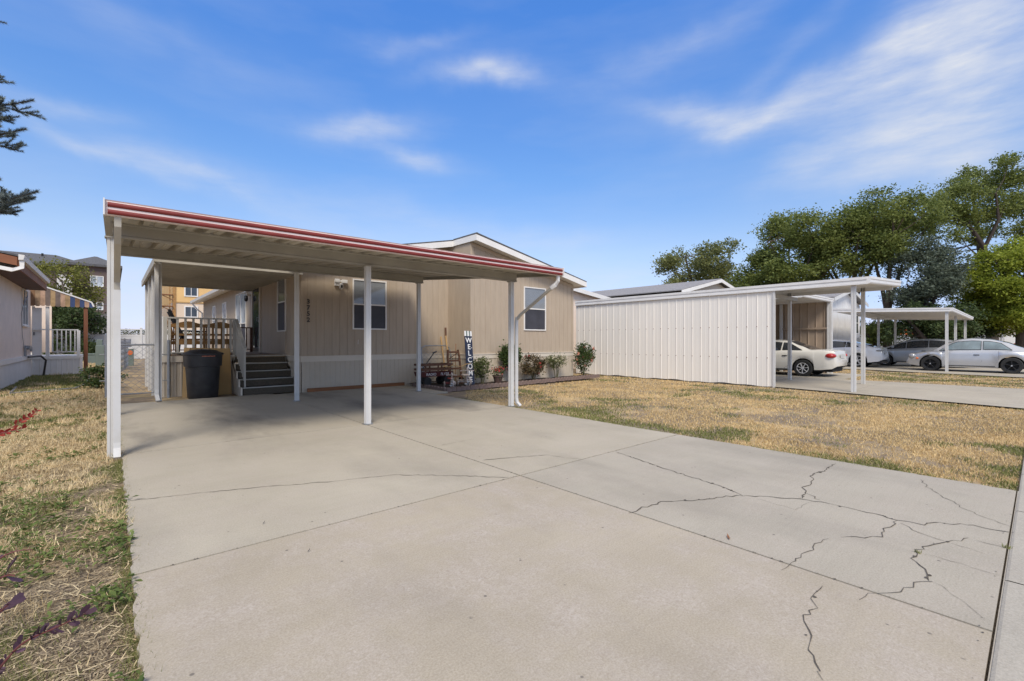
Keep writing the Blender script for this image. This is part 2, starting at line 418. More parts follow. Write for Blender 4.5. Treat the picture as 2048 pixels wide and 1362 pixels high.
def window(parent, Mx, w, h, fr=.036, lower='screen', upper='glass', mullion=0, sill=False, framemat='trim', split=.5, proud=.03, name='window'):
    """double-hung or plain window built on a wall; local x across, z up, -y out"""
    m = MB(Mx)
    m.box(-w/2, w/2, -proud, -.001, h-fr, h).box(-w/2, w/2, -proud, -.001, 0, fr)
    m.box(-w/2, -w/2+fr, -proud, -.001, fr, h-fr).box(w/2-fr, w/2, -proud, -.001, fr, h-fr)
    if split: m.box(-w/2+fr, w/2-fr, -proud*.85, -.001, h*split-.018, h*split+.018)
    for k in range(mullion):
        x = -w/2+w*(k+1)/(mullion+1); m.box(x-.025, x+.025, -proud*.95, -.001, fr, h-fr)
    f = m.build(name, M[framemat], parent)
    if sill:
        s = MB(Mx); s.box(-w/2-.03, w/2+.03, -proud-.04, -.001, -.05, -.003); s.build('sill', M[framemat], f)
    def pane(z0, z1, mm):
        p = MB(Mx); p.add([(-w/2+fr,-.009,z0),(w/2-fr,-.009,z0),(w/2-fr,-.009,z1),(-w/2+fr,-.009,z1)], [(0,1,2,3)]); p.build('pane', M[mm], f)
    if split: pane(fr, h*split-.018, lower); pane(h*split+.018, h-fr, upper)
    else: pane(fr, h-fr, upper)
    return f
def chainlink(mb, w, h, sp=.06, r=.0025):
    """woven diamond wire in local x (0..w) and z (0..h)"""
    n = int(w/sp); k = int(h/(sp*.9))
    for i in range(n+1):
        pts = []
        for j in range(k+1):
            x = (i+((i+j) % 2))*sp
            pts.append((min(x, w), (.004 if j % 2 else -.004), h*j/k))
        for a, b in zip(pts[:-1], pts[1:]): mb.tube([a, b], r, 3)
    return mb

# ================================================================== THE SETTING
def build_ground():
    xs = [-420, -60, -12, -4, 0, 6, 8, 10, 12, 14, 16, 18, 24, 40, 90, 500]; ys = [-60, -20, -3, 5, 12, 20, 30, 45, 80, 160, 600]
    m = MB(); vs = [(x, y, gz(x)-.03) for y in ys for x in xs]; n = len(xs)
    fs = [(j*n+i, j*n+i+1, (j+1)*n+i+1, (j+1)*n+i) for j in range(len(ys)-1) for i in range(n-1)]
    m.add(vs, fs); return tag(m.build('ground', M['ground']), kind='structure')
build_ground()

C7 = lambda x, y: G(1100+x*.4629, 850+y*.4629)
C8 = lambda x, y: G(200+x*.4566, 740+y*.4566)
def crack_strip(mb, pts, w, seed, jag=.012, z=.0035):
    r = random.Random(seed); P = []
    for (x0, y0), (x1, y1) in zip(pts[:-1], pts[1:]):
        ln = math.hypot(x1-x0, y1-y0); k = max(2, int(ln/.045))
        for i in range(k):
            t = i/k; P.append((x0+(x1-x0)*t+r.uniform(-jag, jag), y0+(y1-y0)*t+r.uniform(-jag, jag)))
    P.append(pts[-1]); Lf = []; Rt = []
    for i, p in enumerate(P):
        a = P[max(i-1, 0)]; b = P[min(i+1, len(P)-1)]; dx, dy = b[0]-a[0], b[1]-a[1]; l = math.hypot(dx, dy)+1e-6
        ww = w*r.uniform(.35, 1.3)*(.35 if i in (0, len(P)-1) else 1)*.5
        Lf.append((p[0]-dy/l*ww, p[1]+dx/l*ww, z)); Rt.append((p[0]+dy/l*ww, p[1]-dx/l*ww, z))
    n = len(P); mb.add(Lf+Rt, [(i, i+n, i+n+1, i+1) for i in range(n-1)])

def build_driveway():
    m = MB(); g = .0085
    mats = [M['conc_warm'], M['conc'], M['conc_grey'], M['conc_stain'], M['crack']]
    def slab(x0, x1, y0, y1, k, jag=0):
        m.mat = k
        r = random.Random(int(x0*100+y0*10)); N_ = 60
        L_ = [(x0+g+(r.uniform(-.012, .012) if x0 < .3 else 0), y0+g+(y1-y0-2*g)*i/N_) for i in range(N_+1)]
        R_ = [(x1-g+(r.uniform(-.012, .012) if x1 > 5.5 else 0), y0+g+(y1-y0-2*g)*i/N_) for i in range(N_+1)]
        vs = [(x, y, 0) for x, y in L_]+[(x, y, 0) for x, y in R_]+[(x, y, -.12) for x, y in L_]+[(x, y, -.12) for x, y in R_]
        n = N_+1; fs = []
        for i in range(N_):
            fs += [(i, i+n, i+n+1, i+1), (i, i+1, i+1+2*n, i+2*n), (i+n+1, i+n, i+3*n, i+3*n+1)]
        fs += [(0, 2*n, 3*n, n), (n-1, 2*n-1, 4*n-1, 3*n-1)]
        m.add(vs, fs)
    X0, XM, X1 = .08, 2.97, 5.92
    slab(X0, XM, .137, 3.3, 0); slab(XM, X1, .137, 3.3, 2)
    slab(X0, XM, 3.3, 6.87, 1); slab(XM, X1, 3.3, 6.87, 1)
    slab(X0, XM, 6.87, 12.38, 3); slab(XM, X1, 6.87, 12.15, 3)
    slab(X1+.02, 6.46, 9.9, 12.1, 3)
    m.mat = 4
    m.box(X0+.01, X1-.01, .145, 12.1, -.11, -.035)
    W = .017
    c7 = [([(285,115),(520,195),(700,250),(790,285),(830,303),(960,312),(1080,320),(1180,335),(1330,365),(1500,408),(1605,430),(1660,420),(1800,428),(2005,465)], .016),
      ([(350,380),(400,355),(490,330),(640,322),(740,310),(830,303)], .016), ([(1080,318),(1105,290),(1095,270),(1135,245),(1130,215),(1190,195),(1235,165)], .014),
      ([(1105,290),(1170,325)], .01), ([(990,622),(1050,598),(1055,575),(1120,550),(1160,505),(1205,490)], .008), ([(1265,487),(1425,483),(1440,455),(1505,410)], .01),
      ([(1520,425),(1600,465),(1720,505)], .009), ([(1325,750),(1370,725),(1470,720),(1540,705),(1610,675),(1655,677)], .009), ([(1655,677),(1570,575),(1590,540),(1640,520),(1720,505),(1810,487)], .011),
      ([(1835,495),(1965,527)], .01), ([(1600,235),(1640,275),(1720,320),(1780,355),(1870,395),(1990,437)], .009), ([(1180,695),(1130,745),(1155,785),(1110,815),(1100,850),(1115,905),(1120,960),(1145,1000),(1160,1060),(1180,1105)], .0085),
      ([(1655,677),(1760,740),(1890,845)], .0035), ([(900,318),(1060,365),(1135,330)], .004), ([(1620,555),(1780,600),(1940,650)], .005), ([(1720,510),(1890,560)], .005), ([(0,130),(140,148)], .008)]
    c8 = [([(120,572),(610,520),(1000,488),(1290,457),(1600,462),(1790,470)], .010), ([(1680,393),(1830,380),(1971,370)], .012), ([(1490,328),(1640,300)], .006)]
    for k, (p, w) in enumerate(c7): crack_strip(m, [C7(*q) for q in p], w*.58, k, .016)
    for k, (p, w) in enumerate(c8): crack_strip(m, [C8(*q) for q in p], w*.75, 50+k)
    # crumbled, dirt-filled edge along the sidewalk and small scars on the joint
    r = random.Random(5)
    for i in range(26):
        x = r.uniform(2.4, 5.9); y = .165+abs(r.gauss(0, .02)) if r.random() < .85 else .18+abs(r.gauss(0, .06))
        s = r.uniform(.0015, .006); a = r.uniform(0, PI)
        m.add([(x+s*math.cos(a+t)*r.uniform(.5, 1.2), y+s*math.sin(a+t)*r.uniform(.5, 1), .0037+i*2e-6) for t in (0, 1.2, 2.4, 3.6, 5)], [(0,1,2,3,4)])
    for (a, b, n) in (((X0,3.3),(X1,3.3),70), ((X0,6.87),(X1,6.87),50), ((XM,.2),(XM,6.8),80)):
        for i in range(n):
            t = r.random(); x = a[0]+(b[0]-a[0])*t; y = a[1]+(b[1]-a[1])*t; s = r.uniform(.003, .008)
            m.add([(x+s*math.cos(q)*r.uniform(.4, 1.3), y+s*math.sin(q)*r.uniform(.4, 1.3), .0036+i*2e-6) for q in (0, 1.3, 2.5, 3.7, 5)], [(0,1,2,3,4)])
    # chips broken out along the wide cracks
    r = random.Random(12); m.mat = 4; q_ = 0
    for p, w in c7[:3]+[c7[8], c7[11]]:
        P = [C7(*q) for q in p]
        for (x0, y0), (x1, y1) in zip(P[:-1], P[1:]):
            for k in range(int(math.hypot(x1-x0, y1-y0)/.085)):
                if r.random() < .45: continue
                t = r.random(); s_ = r.uniform(.006, .017); q_ += 1
                cx, cy = x0+(x1-x0)*t+r.uniform(-.012, .012), y0+(y1-y0)*t+r.uniform(-.012, .012); a = r.uniform(0, PI)
                m.add([(cx+s_*math.cos(a+v)*r.uniform(.3, 1.3), cy+s_*math.sin(a+v)*r.uniform(.3, 1), .0042+q_*2e-6) for v in (0, 1.1, 2.2, 3.4, 4.6, 5.5)], [(0,1,2,3,4,5)])
    m.mat = 2; m.box(X0, X1, .118, .1365, -.1, -.003)
    return tag(m.build('driveway', mats), kind='structure')
build_driveway()

def build_walk():
    m = MB()
    xs = [-9, -7.4, -5.8, -4.2, -2.6, -1, .6, 2.12, 3.65, 5.2, 6.7, 8.2, 9.7, 11.2, 12.7, 14.2, 15.7, 17.2, 18.7, 20.2, 23, 26, 29, 32, 36, 42]
    for a, b in zip(xs[:-1], xs[1:]):
        z0, z1 = gz(a)+.004, gz(b)+.004; q = .006
        vs = [(a+q,-1.5,z0),(b-q,-1.5,z1),(b-q,.118,z1),(a+q,.118,z0),(a+q,.13,z0-.004),(b-q,.13,z1-.004),(b-q,.13,z1-.15),(a+q,.13,z0-.15)]
        m.add(vs, [(0,1,2,3),(3,2,5,4),(4,5,6,7)])
    tag(m.build('sidewalk', M['walk']), kind='structure')
    m = MB(); m.box(-40, 120, -9, -1.52, -.22, -.16); tag(m.build('street', M['asphalt']), kind='structure')
build_walk()
def build_far_drives():
    m = MB(); q = .008
    for x0, x1 in ((14.95, 17.4), (17.4, 19.75)):
        for y0, y1 in ((.16, 3.4), (3.4, 7.2), (7.2, 12.5)):
            m.box(x0+q, x1-q, y0+q, y1-q, -.25, gz(x0)+.008)
    m.add([(13.75,.16,gz(13.8)+.008),(14.95,.16,gz(14.95)+.008),(14.95,5.2,gz(14.95)+.008),(14.8,5.2,gz(14.8)+.008)], [(0,1,2,3)])
    for x0, x1, y1 in ((19.77, 23.4, 12.2),):
        m.box(x0+q, x1-q, 4.75, y1, -.25, -.094)
    tag(m.build('neighbour_driveway', M['conc']), kind='structure')
    m = MB()
    m.add([(25.9,.2,-.09),(37,.2,-.09),(37,12,-.09),(27.3,12,-.09),(27.3,5.5,-.09),(26.6,3.6,-.09)], [(0,1,2,3,4,5)])
    tag(m.build('far_driveway', M['conc_stain']), kind='structure')
build_far_drives()
def build_bed():
    m = MB(); r = random.Random(3)
    xs = [6.5+i*.17 for i in range(40)]; n = 9; vs = []; fs = []
    for i, x in enumerate(xs):
        yb = 12.15 if x < 7.9 else 10.98; yf = 10.02+(x-6.5)/6.7*.42+.04
        for j in range(n): vs.append((x, yf+(yb-yf)*j/(n-1), .045+r.uniform(-.015, .02)))
    for i in range(len(xs)-1):
        for j in range(n-1): fs.append((i*n+j, (i+1)*n+j, (i+1)*n+j+1, i*n+j+1))
    m.add(vs, fs); tag(m.build('garden_bed', M['soil']), kind='structure')
    # scalloped edging, one piece each
    e = MB(Matrix.Identity(4)); pr = []
    prof = [(-.075,0),(.075,0),(.075,.07),(.062,.095),(.035,.112),(0,.118),(-.035,.112),(-.062,.095),(-.075,.07)]
    e.extr([(x*.985, z) for x, z in prof], -.03, .03, 'y')
    o0 = e.build('edging_block', M['brickedge'])
    pts = [((6.47, 11.75), (6.47, 10.02)), ((6.47, 10.0), (13.2, 10.42))]; first = True
    for (a, b), lab in zip(pts, ('red brown scalloped edging block in the short row beside the concrete', 'grey brown scalloped edging block in the long row between rose bed and lawn')):
        ln = math.hypot(b[0]-a[0], b[1]-a[1]); k = int(ln/.152); ang = math.atan2(b[1]-a[1], b[0]-a[0])
        for i in range(k):
            t = (i+.5)/k; o = o0 if first else o0.copy()
            if not first: COL.objects.link(o)
            first = False
            o.location = (a[0]+(b[0]-a[0])*t, a[1]+(b[1]-a[1])*t+r.uniform(-.008, .008), -.02+r.uniform(-.008, .008)); o.rotation_euler = (r.uniform(-.06, .06), 0, ang+r.uniform(-.05, .05))
            tag(o, lab, 'edging block', 'edging of the short row' if 'short' in lab else 'edging of the long row')
build_bed()

# ------------------------------------------------------------------ lawns
def blades(name, x, y, h, w, lean, mat, tint, z0=None):
    n = len(x); z = np.array([gz(v) for v in x])-.03 if z0 is None else z0
    a = rng.uniform(0, 2*PI, n); d = rng.uniform(0, 2*PI, n)
    bx, by = np.cos(a)*w*.5, np.sin(a)*w*.5
    tx, ty = np.cos(d)*lean*h, np.sin(d)*lean*h; tz = h*np.sqrt(np.clip(1-lean**2, .03, 1))
    v = np.stack([np.stack([x-bx, y-by, z], 1), np.stack([x+bx, y+by, z], 1), np.stack([x+tx, y+ty, z+tz], 1)], 1)
    return tag(np_mesh(name, v, 3, mat, tint=tint), kind='stuff')
def lawn_points(n, dmin, dmax, t0, t1, power=1.0):
    """points spread over the ground, thinner with distance"""
    u = rng.random(n)
    d = dmin*(dmax/dmin)**u if power == 1 else (dmin+(dmax-dmin)*u)
    t = rng.uniform(t0, t1, n)
    return d*FWD[0]+t*d*RGT[0], d*FWD[1]+t*d*RGT[1], d
def on_left(x, y):
    e = .085+.03*(vnoise(x, y, 3.2, 4)-.5)
    return (x < e) & (y > -.5) & ~((x < -2.25) & (y > 16.9)) & ~((x < -.9) & (y > 24.9) & (y < 28))
def on_right(x, y):
    ed = 10.0+(x-6.5)/6.7*.42-.06
    a = (x > 5.9+.05*(vnoise(x, y, 3, 4)-.4)) & (x < np.minimum(14.72, 13.72+(y-.2)*.19)) & (y > .14) & ((y < ed) | (x > 13.25)) & (y < 14) & ~((x < 12.5) & (y > 10.9)) & ~((x < 6.5) & (y > 9.85))
    b = (x > 19.85) & (x < np.where(y < 5.5, 25.85+.7*np.clip((y-.2)/3.4, 0, 1), 27.2)) & (y > .2) & (y < 4.7+8*(x > 23.6)) & (y < 11)
    return a | b
def build_lawns():
    # dry side strip beside the driveway
    x, y, d = lawn_points(210000, 1.15, 34, -1.22, -.55)
    k = on_left(x, y); x, y, d = x[k], y[k], d[k]
    gp = vnoise(x, y, .55, 1); gp2 = vnoise(x, y, 1.9, 2)
    near = np.clip((x+1.1)/1.1, 0, 1)*np.clip((9-y)/5, 0, 1)          # greener along the concrete
    far_lush = (x < -.7) & (y > 17) & (y < 24.8)
    g = gp*.5+gp2*.5+.14*near+.22*far_lush+.05*np.clip((5-y)/2, 0, 1)
    dirt = vnoise(x, y, 1.3, 9)+.22*np.clip((x+.28)/.3, 0, 1)-.14*(y > 5.5)+.20*np.clip((4.6-y)/2, 0, 1)
    g = g+rng.normal(0, .03, len(x)); isg = g > .61-.05*np.clip((4.2-y)/1.5, 0, 1)
    keep = ((dirt < .66) | (rng.random(len(x)) < .12)) & (rng.random(len(x)) < np.clip(.16+(d-1.8)*.2, .13, 1))
    s = keep & ~isg
    h = rng.uniform(.025, .075, len(x))*(.7+.06*d); w = .0014+.0011*d
    blades('dry_grass', x[s], y[s], h[s], w[s], rng.uniform(.25, .97, s.sum()), M['straw'], rng.normal(.5, .34, s.sum())+.5*(vnoise(x[s], y[s], .8, 6)-.5)-.22*np.clip((4-y[s])/2, 0, 1))
    s = keep & isg
    blades('green_grass', x[s], y[s], h[s]*.85, w[s]*1.2, rng.uniform(.15, .9, s.sum()), M['green'], rng.normal(.5, .28, s.sum()))
    # clumps of pale straw
    cx, cy, cd = lawn_points(900, 1.3, 14, -1.2, -.6); kk = on_left(cx, cy); cx, cy, cd = cx[kk], cy[kk], cd[kk]
    kk = (vnoise(cx, cy, .9, 12) > .5) & (rng.random(len(cx)) < np.clip((cy-1.5)*.3, .1, 1)); cx, cy, cd = cx[kk], cy[kk], cd[kk]
    rep = 26; X = np.repeat(cx, rep)+rng.normal(0, .018, len(cx)*rep); Y = np.repeat(cy, rep)+rng.normal(0, .018, len(cx)*rep)
    blades('straw_tufts', X, Y, rng.uniform(.05, .12, len(X)), np.repeat(.003+.0008*cd, rep), rng.uniform(.3, .85, len(X)), M['straw'], rng.normal(.75, .2, len(X)))
    # broad-leaf weeds
    wx, wy, wd = lawn_points(2600, 1.2, 22, -1.22, -.56); kk = on_left(wx, wy); wx, wy, wd = wx[kk], wy[kk], wd[kk]
    kk = (vnoise(wx, wy, 1.1, 21)+.1*np.clip((5-wy)/2, 0, 1) > .50)
    wx, wy, wd = wx[kk], wy[kk], wd[kk]; V = []; T = []
    for cx_, cy_, dd in zip(wx, wy, wd):
        n = rng.integers(5, 12); sz = rng.uniform(.025, .06)*(1+.03*dd); ti = rng.normal(.5, .2)
        for q in range(n):
            a = rng.uniform(0, 2*PI); el = rng.uniform(.1, .9); ln = sz*rng.uniform(.6, 1.2); wi = ln*rng.uniform(.28, .42)
            o = np.array([cx_+rng.normal(0, .02), cy_+rng.normal(0, .02), -.03+rng.uniform(.005, .06)])
            dr = np.array([math.cos(a)*math.cos(el), math.sin(a)*math.cos(el), math.sin(el)]); sd = np.array([-math.sin(a), math.cos(a), 0])
            V += [o, o+dr*ln*.55+sd*wi*.5, o+dr*ln+np.array([0, 0, -.25*ln]), o+dr*ln*.55-sd*wi*.5]; T.append(ti+rng.normal(0, .15))
    tag(np_mesh('lawn_weeds', np.array(V), 4, M['weed'], tint=np.array(T)), kind='stuff')
    # loose stalks lying about
    x, y, d = lawn_points(9000, 1.2, 9, -1.22, -.6); k = on_left(x, y) & (rng.random(9000) < np.clip(.08+(y-2.2)*.14, .08, .6)); x, y, d = x[k], y[k], d[k]; n = len(x)
    a = rng.uniform(0, 2*PI, n); ln = rng.uniform(.03, .10, n); z = -.03+rng.uniform(.008, .04, n); w = .0011+.0006*d
    p = np.stack([x, y, z], 1); e = np.stack([np.cos(a)*ln, np.sin(a)*ln, rng.uniform(-.01, .02, n)], 1); s_ = np.stack([-np.sin(a)*w, np.cos(a)*w, 0*w], 1)
    tag(np_mesh('loose_straw', np.stack([p-s_, p+s_, p+e+s_*.5, p+e-s_*.5], 1), 4, M['straw'], tint=rng.normal(.7, .2, n)), kind='stuff')
    # crumbs of dead stalk and earth between the plants
    n = 42000; x, y, d = lawn_points(n, 1.15, 7, -1.22, -.58); k = on_left(x, y); x, y, d = x[k], y[k], d[k]; n = len(x)
    c = np.stack([x, y, -.03+rng.uniform(.001, .01, n)], 1); a = rng.uniform(0, 2*PI, n); ln = rng.uniform(.006, .03, n); w = rng.uniform(.0008, .0035, n)
    e = np.stack([np.cos(a)*ln, np.sin(a)*ln, rng.uniform(-.002, .005, n)], 1); s_ = np.stack([-np.sin(a)*w, np.cos(a)*w, 0*w], 1)
    tag(np_mesh('grass_litter', np.stack([c-e-s_, c-e+s_, c+e+s_*.6, c+e-s_*.6], 1), 4, M['litter'], tint=rng.uniform(-.1, 1.1, n)), kind='stuff')
    # low green mats close to the viewer
    mx, my, md = lawn_points(420, 1.2, 7, -1.2, -.6); kk = on_left(mx, my) & (vnoise(mx, my, 1.5, 71) > .47); mx, my = mx[kk], my[kk]
    rp_ = 70; X = np.repeat(mx, rp_)+rng.normal(0, .05, len(mx)*rp_); Y = np.repeat(my, rp_)+rng.normal(0, .05, len(mx)*rp_); kk = on_left(X, Y); X, Y = X[kk], Y[kk]
    blades('green_mats', X, Y, rng.uniform(.02, .06, len(X)), np.full(len(X), .003), rng.uniform(.2, .95, len(X)), M['green'], rng.normal(.5, .3, len(X)))
    # mown front lawn and the strips between the driveways
    x, y, d = lawn_points(280000, 3.2, 34, -.1, 1.16)
    k = on_right(x, y); x, y, d = x[k], y[k], d[k]
    g = vnoise(x, y, .5, 31)*.55+vnoise(x, y, 1.7, 32)*.45
    edge = np.clip(1-(x-5.95)/.9, 0, 1)*(y < 6.8)+.8*np.clip(1-(y-.2)/.8, 0, 1)*(x > 5)+.6*np.exp(-((y-9.6)/.5)**2)*(x < 13)+.9*(x > 19.8)*np.clip((5.2-y)/4, .25, 1)
    g = g+.07*edge+rng.normal(0, .035, len(x)); isg = g > .61
    bare = vnoise(x, y, 1.0, 35)+.3*np.exp(-((x-5.95)/.14)**2); keep = (bare < .63) | (rng.random(len(x)) < .35)
    h = rng.uniform(.018, .05, len(x))*(.8+.035*d); w = .0035+.0011*d
    s = keep & ~isg
    blades('dry_lawn_grass', x[s], y[s], h[s], w[s], rng.uniform(.3, .95, s.sum()), M['straw2'], rng.normal(.5, .24, s.sum())+.4*(vnoise(x[s], y[s], .6, 37)-.5))
    s = keep & isg
    blades('green_lawn_grass', x[s], y[s], h[s]*1.05, w[s]*1.2, rng.uniform(.2, .9, s.sum()), M['green'], rng.normal(.5, .28, s.sum()))
    # tufts fringing the concrete and growing in the cracks
    fx = np.concatenate([rng.normal(.07, .03, 9000), rng.normal(5.95, .035, 7000), C7(1590, 550)[0]+rng.normal(0, .012, 22), C7(1975, 530)[0]+rng.normal(0, .015, 30), C7(2003, 455)[0]+rng.normal(0, .012, 20)])
    fy = np.concatenate([rng.uniform(.3, 12.5, 9000), rng.uniform(.3, 9.8, 7000), C7(1590, 550)[1]+rng.normal(0, .012, 22), C7(1975, 530)[1]+rng.normal(0, .015, 30), C7(2003, 455)[1]+rng.normal(0, .012, 20)])
    kk = (vnoise(fx, fy, 1.2, 41) > .45); fx, fy = fx[kk], fy[kk]
    blades('edge_grass', fx, fy, np.where((fx > .2) & (fx < 5.9), .025, rng.uniform(.03, .065, len(fx))), np.full(len(fx), .004), rng.uniform(.3, .95, len(fx)), M['green'], rng.normal(.55, .3, len(fx)), z0=np.where((fx > .2) & (fx < 5.9), 0., -.03))
build_lawns()

# ================================================================== MAIN HOME
HX0, HXR, HX1 = 3.6, 7.95, 12.45; YL, YR, YE = 12.2, 11.0, 28.6
def roofz(x, e=0.0):  # underside of roof
    return (4.22-.21*(HXR-x) if x < HXR else 4.22-.205*(x-HXR))+e
def build_home():
    t = thing('mobile_home', (8, 18, 0), 'tan double-wide mobile home with white gable trim and cream skirting behind the red-edged carport', 'mobile home')
    m = MB()
    sheet(m, grooves(HXR, HX1, .203), YR, .8, lambda u: roofz(u)-.01, 'x')
    sheet(m, grooves(HX0, HXR-.002, .203), YL, .8, lambda u: roofz(u)-.01, 'x')
    sheet(m, [(YR, 0), (YL, 0)], HXR-.002, .8, 4.2, 'y')
    sheet(m, grooves(YL, YE, .203), HX0, .8, roofz(HX0)-.01, 'y')
    sheet(m, [(YR, 0), (YE, 0)], HX1, .8, roofz(HX1)-.01, 'y')
    m.add([(HX0,YE,.8),(HX1,YE,.8),(HX1,YE,3.3),(HXR,YE,4.2),(HX0,YE,3.3)], [(0,1,2,3,4)])
    m.build('wall', M['tan'], t)
    # corner boards and rake trim in siding colour
    m = MB()
    m.box(HX0-.012, HX0+.07, YL-.014, YL-.002, .82, roofz(HX0)-.02).box(HX0-.014, HX0-.002, YL-.012, YL+.08, .82, roofz(HX0)-.02)
    m.box(HXR-.012, HXR+.06, YR-.014, YR-.002, .82, 4.15).box(HX1-.06, HX1+.012, YR-.014, YR-.002, .82, roofz(HX1)-.03)
    m.box(HX0-.02, HX0-.002, 13.55, 13.63, .95, 3.2)
    for (xa, xb, y) in ((HXR, HX1, YR), (HX0, HXR, YL)):
        za, zb = roofz(xa+.001 if xa == HXR else xa), roofz(xb)
        m.add([(xa,y-.016,za-.14),(xb,y-.016,zb-.14),(xb,y-.016,zb-.02),(xa,y-.016,za-.02),(xa,y-.002,za-.14),(xb,y-.002,zb-.14),(xb,y-.002,zb-.02),(xa,y-.002,za-.02)], [(0,1,2,3),(4,5,1,0),(3,2,6,7)])
    m.build('corner_trim', M['tan'], t)
    # skirting
    m = MB()
    sheet(m, ribs(HXR, HX1, .13, .02, .008), YR-.012, -.06, .76, 'x'); sheet(m, ribs(HX0, HXR-.01, .13, .02, .008), YL-.012, -.06, .76, 'x')
    sheet(m, ribs(YR, YL, .13, .02, .008), HXR-.014, -.06, .76, 'y'); sheet(m, ribs(YL, YE, .13, .02, .008), HX0-.012, -.06, .76, 'y')
    sheet(m, [(YR, 0), (YE, 0)], HX1+.012, -.06, .76, 'y')
    m.build('skirting', M['skirt'], t)
    m = MB()
    def belt(z0, z1, p):
        m.box(HXR-.02-p, HX1+p, YR-.012-p, YR-.0025, z0, z1); m.box(HX0-p, HXR-.03, YL-.012-p, YL-.0025, z0, z1)
        m.box(HX0-.012-p, HX0-.0025, YL-.011-p, YE, z0, z1); m.box(HXR-.02-p, HXR-.004, YR-.0026, YL-.02, z0, z1)
    belt(.76, .88, .012); belt(.88, .905, .026)
    m.build('belt_trim', M['band'], t)
    # roof
    def rpl(x0, x1, y0, y1, th, dz, mb):
        a, b = roofz(x0), roofz(x1)
        mb.add([(x0,y0,a+dz),(x1,y0,b+dz),(x1,y1,b+dz),(x0,y1,a+dz),(x0,y0,a+dz+th),(x1,y0,b+dz+th),(x1,y1,b+dz+th),(x0,y1,a+dz+th)],
               [(3,2,1,0),(4,5,6,7),(0,1,5,4),(1,2,6,5),(2,3,7,6),(3,0,4,7)])
    m = MB(); e = 1e-4
    rpl(HXR+e, HX1+.33, YR-.36, YE+.3, .035, .145, m); rpl(HX0-.42, HXR-e, YL-.36, YE+.3, .035, .145, m)
    m.box(HXR-.05, HXR-.002, YR-.37, YL-.37, roofz(HXR)+.146, roofz(HXR)+.186)
    rf = m.build('roof', M['shingle'], t)
    m = MB(); rpl(HXR+e, HX1+.31, YR-.34, YE+.28, .04, .0, m); rpl(HX0-.40, HXR-.02, YL-.34, YE+.28, .04, .0, m)
    m.build('soffit', M['trim'], rf)
    m = MB()
    rpl(HXR-.045, HX1+.33, YR-.365, YR-.342, .17, -.03, m)
    rpl(HX0-.42, HXR-.012, YL-.365, YL-.342, .17, -.03, m)
    m.box(HXR-.05, HXR-.026, YR-.341, YL-.366, roofz(HXR)-.03, roofz(HXR)+.14)
    zr = roofz(HX1+.33); m.box(HX1+.312, HX1+.336, YR-.341, YE+.3, zr-.03, zr+.14)
    zl = roofz(HX0-.42); m.box(HX0-.424, HX0-.402, YL-.341, YE+.3, zl-.03, zl+.14)
    m.build('fascia', M['trim'], rf)
    # eave gutter along the long side past the porch
    m = MB(); m.extr([(HX0-.426, zl-.02), (HX0-.53, zl-.0), (HX0-.55, zl+.11), (HX0-.426, zl+.12)], 20.2, YE+.3, 'y')
    m.tube([(HX0-.48, YE+.1, zl), (HX0-.3, YE-.05, zl-.3), (HX0-.06, YE-.06, zl-.5), (HX0-.06, YE-.06, .1)], .04, 6)
    m.build('eave_gutter', M['trim'], rf)
    # windows
    window(t, face_minus_y(5.39, YL, 1.60), .98, 1.37, lower='screen', upper='glass_blind', split=.5)
    window(t, face_minus_y(10.56, YR, 1.63), 1.0, 1.42, lower='screen', upper='glass_blind', split=.5)
    window(t, face_minus_x(HX0, 13.95, 1.55), .82, 1.5, lower='screen', upper='glass_blind', split=.55)
    window(t, face_minus_x(HX0, 19.35, 1.0), 1.75, 2.05, lower='screen', upper='glass_bright', mullion=1, split=.45)
    for y in (22.6, 25.2): window(t, face_minus_x(HX0, y, 1.55), .9, 1.35, lower='glass_bright', upper='glass_bright', split=.5)
    # front door on the porch, with its storm door
    m = MB(face_minus_x(HX0, 16.9, .92)); m.box(-.56, -.48, -.05, -.001, 0, 2.12).box(.48, .56, -.05, -.001, 0, 2.12).box(-.56, .56, -.05, -.001, 2.12, 2.2)
    m.build('door_frame', M['band'], t)
    m = MB(face_minus_x(HX0, 16.9, .92)); m.box(-.47, .47, -.025, -.001, .02, 2.11)
    d = m.build('door', M['black'], t)
    m = MB(face_minus_x(HX0, 16.9, .92)); m.add([(-.38,-.028,.15),(.38,-.028,.15),(.38,-.028,2.0),(-.38,-.028,2.0)], [(0,1,2,3)]); m.build('pane', M['glass'], d)
    m = MB(face_minus_x(HX0, 16.9, .92)); m.tube([(.42,-.03,1.0),(.42,-.09,1.0),(.42,-.09,1.12),(.42,-.03,1.12)], .012, 5); m.box(.40, .445, -.04, -.026, .95, 1.2); m.build('handle', M['galv'], d)
    # house number, one digit below the other
    for k, ch in enumerate('3752'):
        vs, fs = text_geo(ch, .16, .006, .003)
        m = MB(Matrix.Translation((3.76, YL-.012, 2.285-k*.155)) @ Matrix.Rotation(PI/2, 4, 'X')); m.add(vs, fs); m.build('house_number_digit', M['black'], t)
    # electrical outlet and hose bib
    m = MB(face_minus_y(5.05, YL, 1.2)); m.tube([(0,-.012,0),(.01,-.012,.12)], .006, 4); m.build('wall_scratch', M['trim'], t)
build_home()

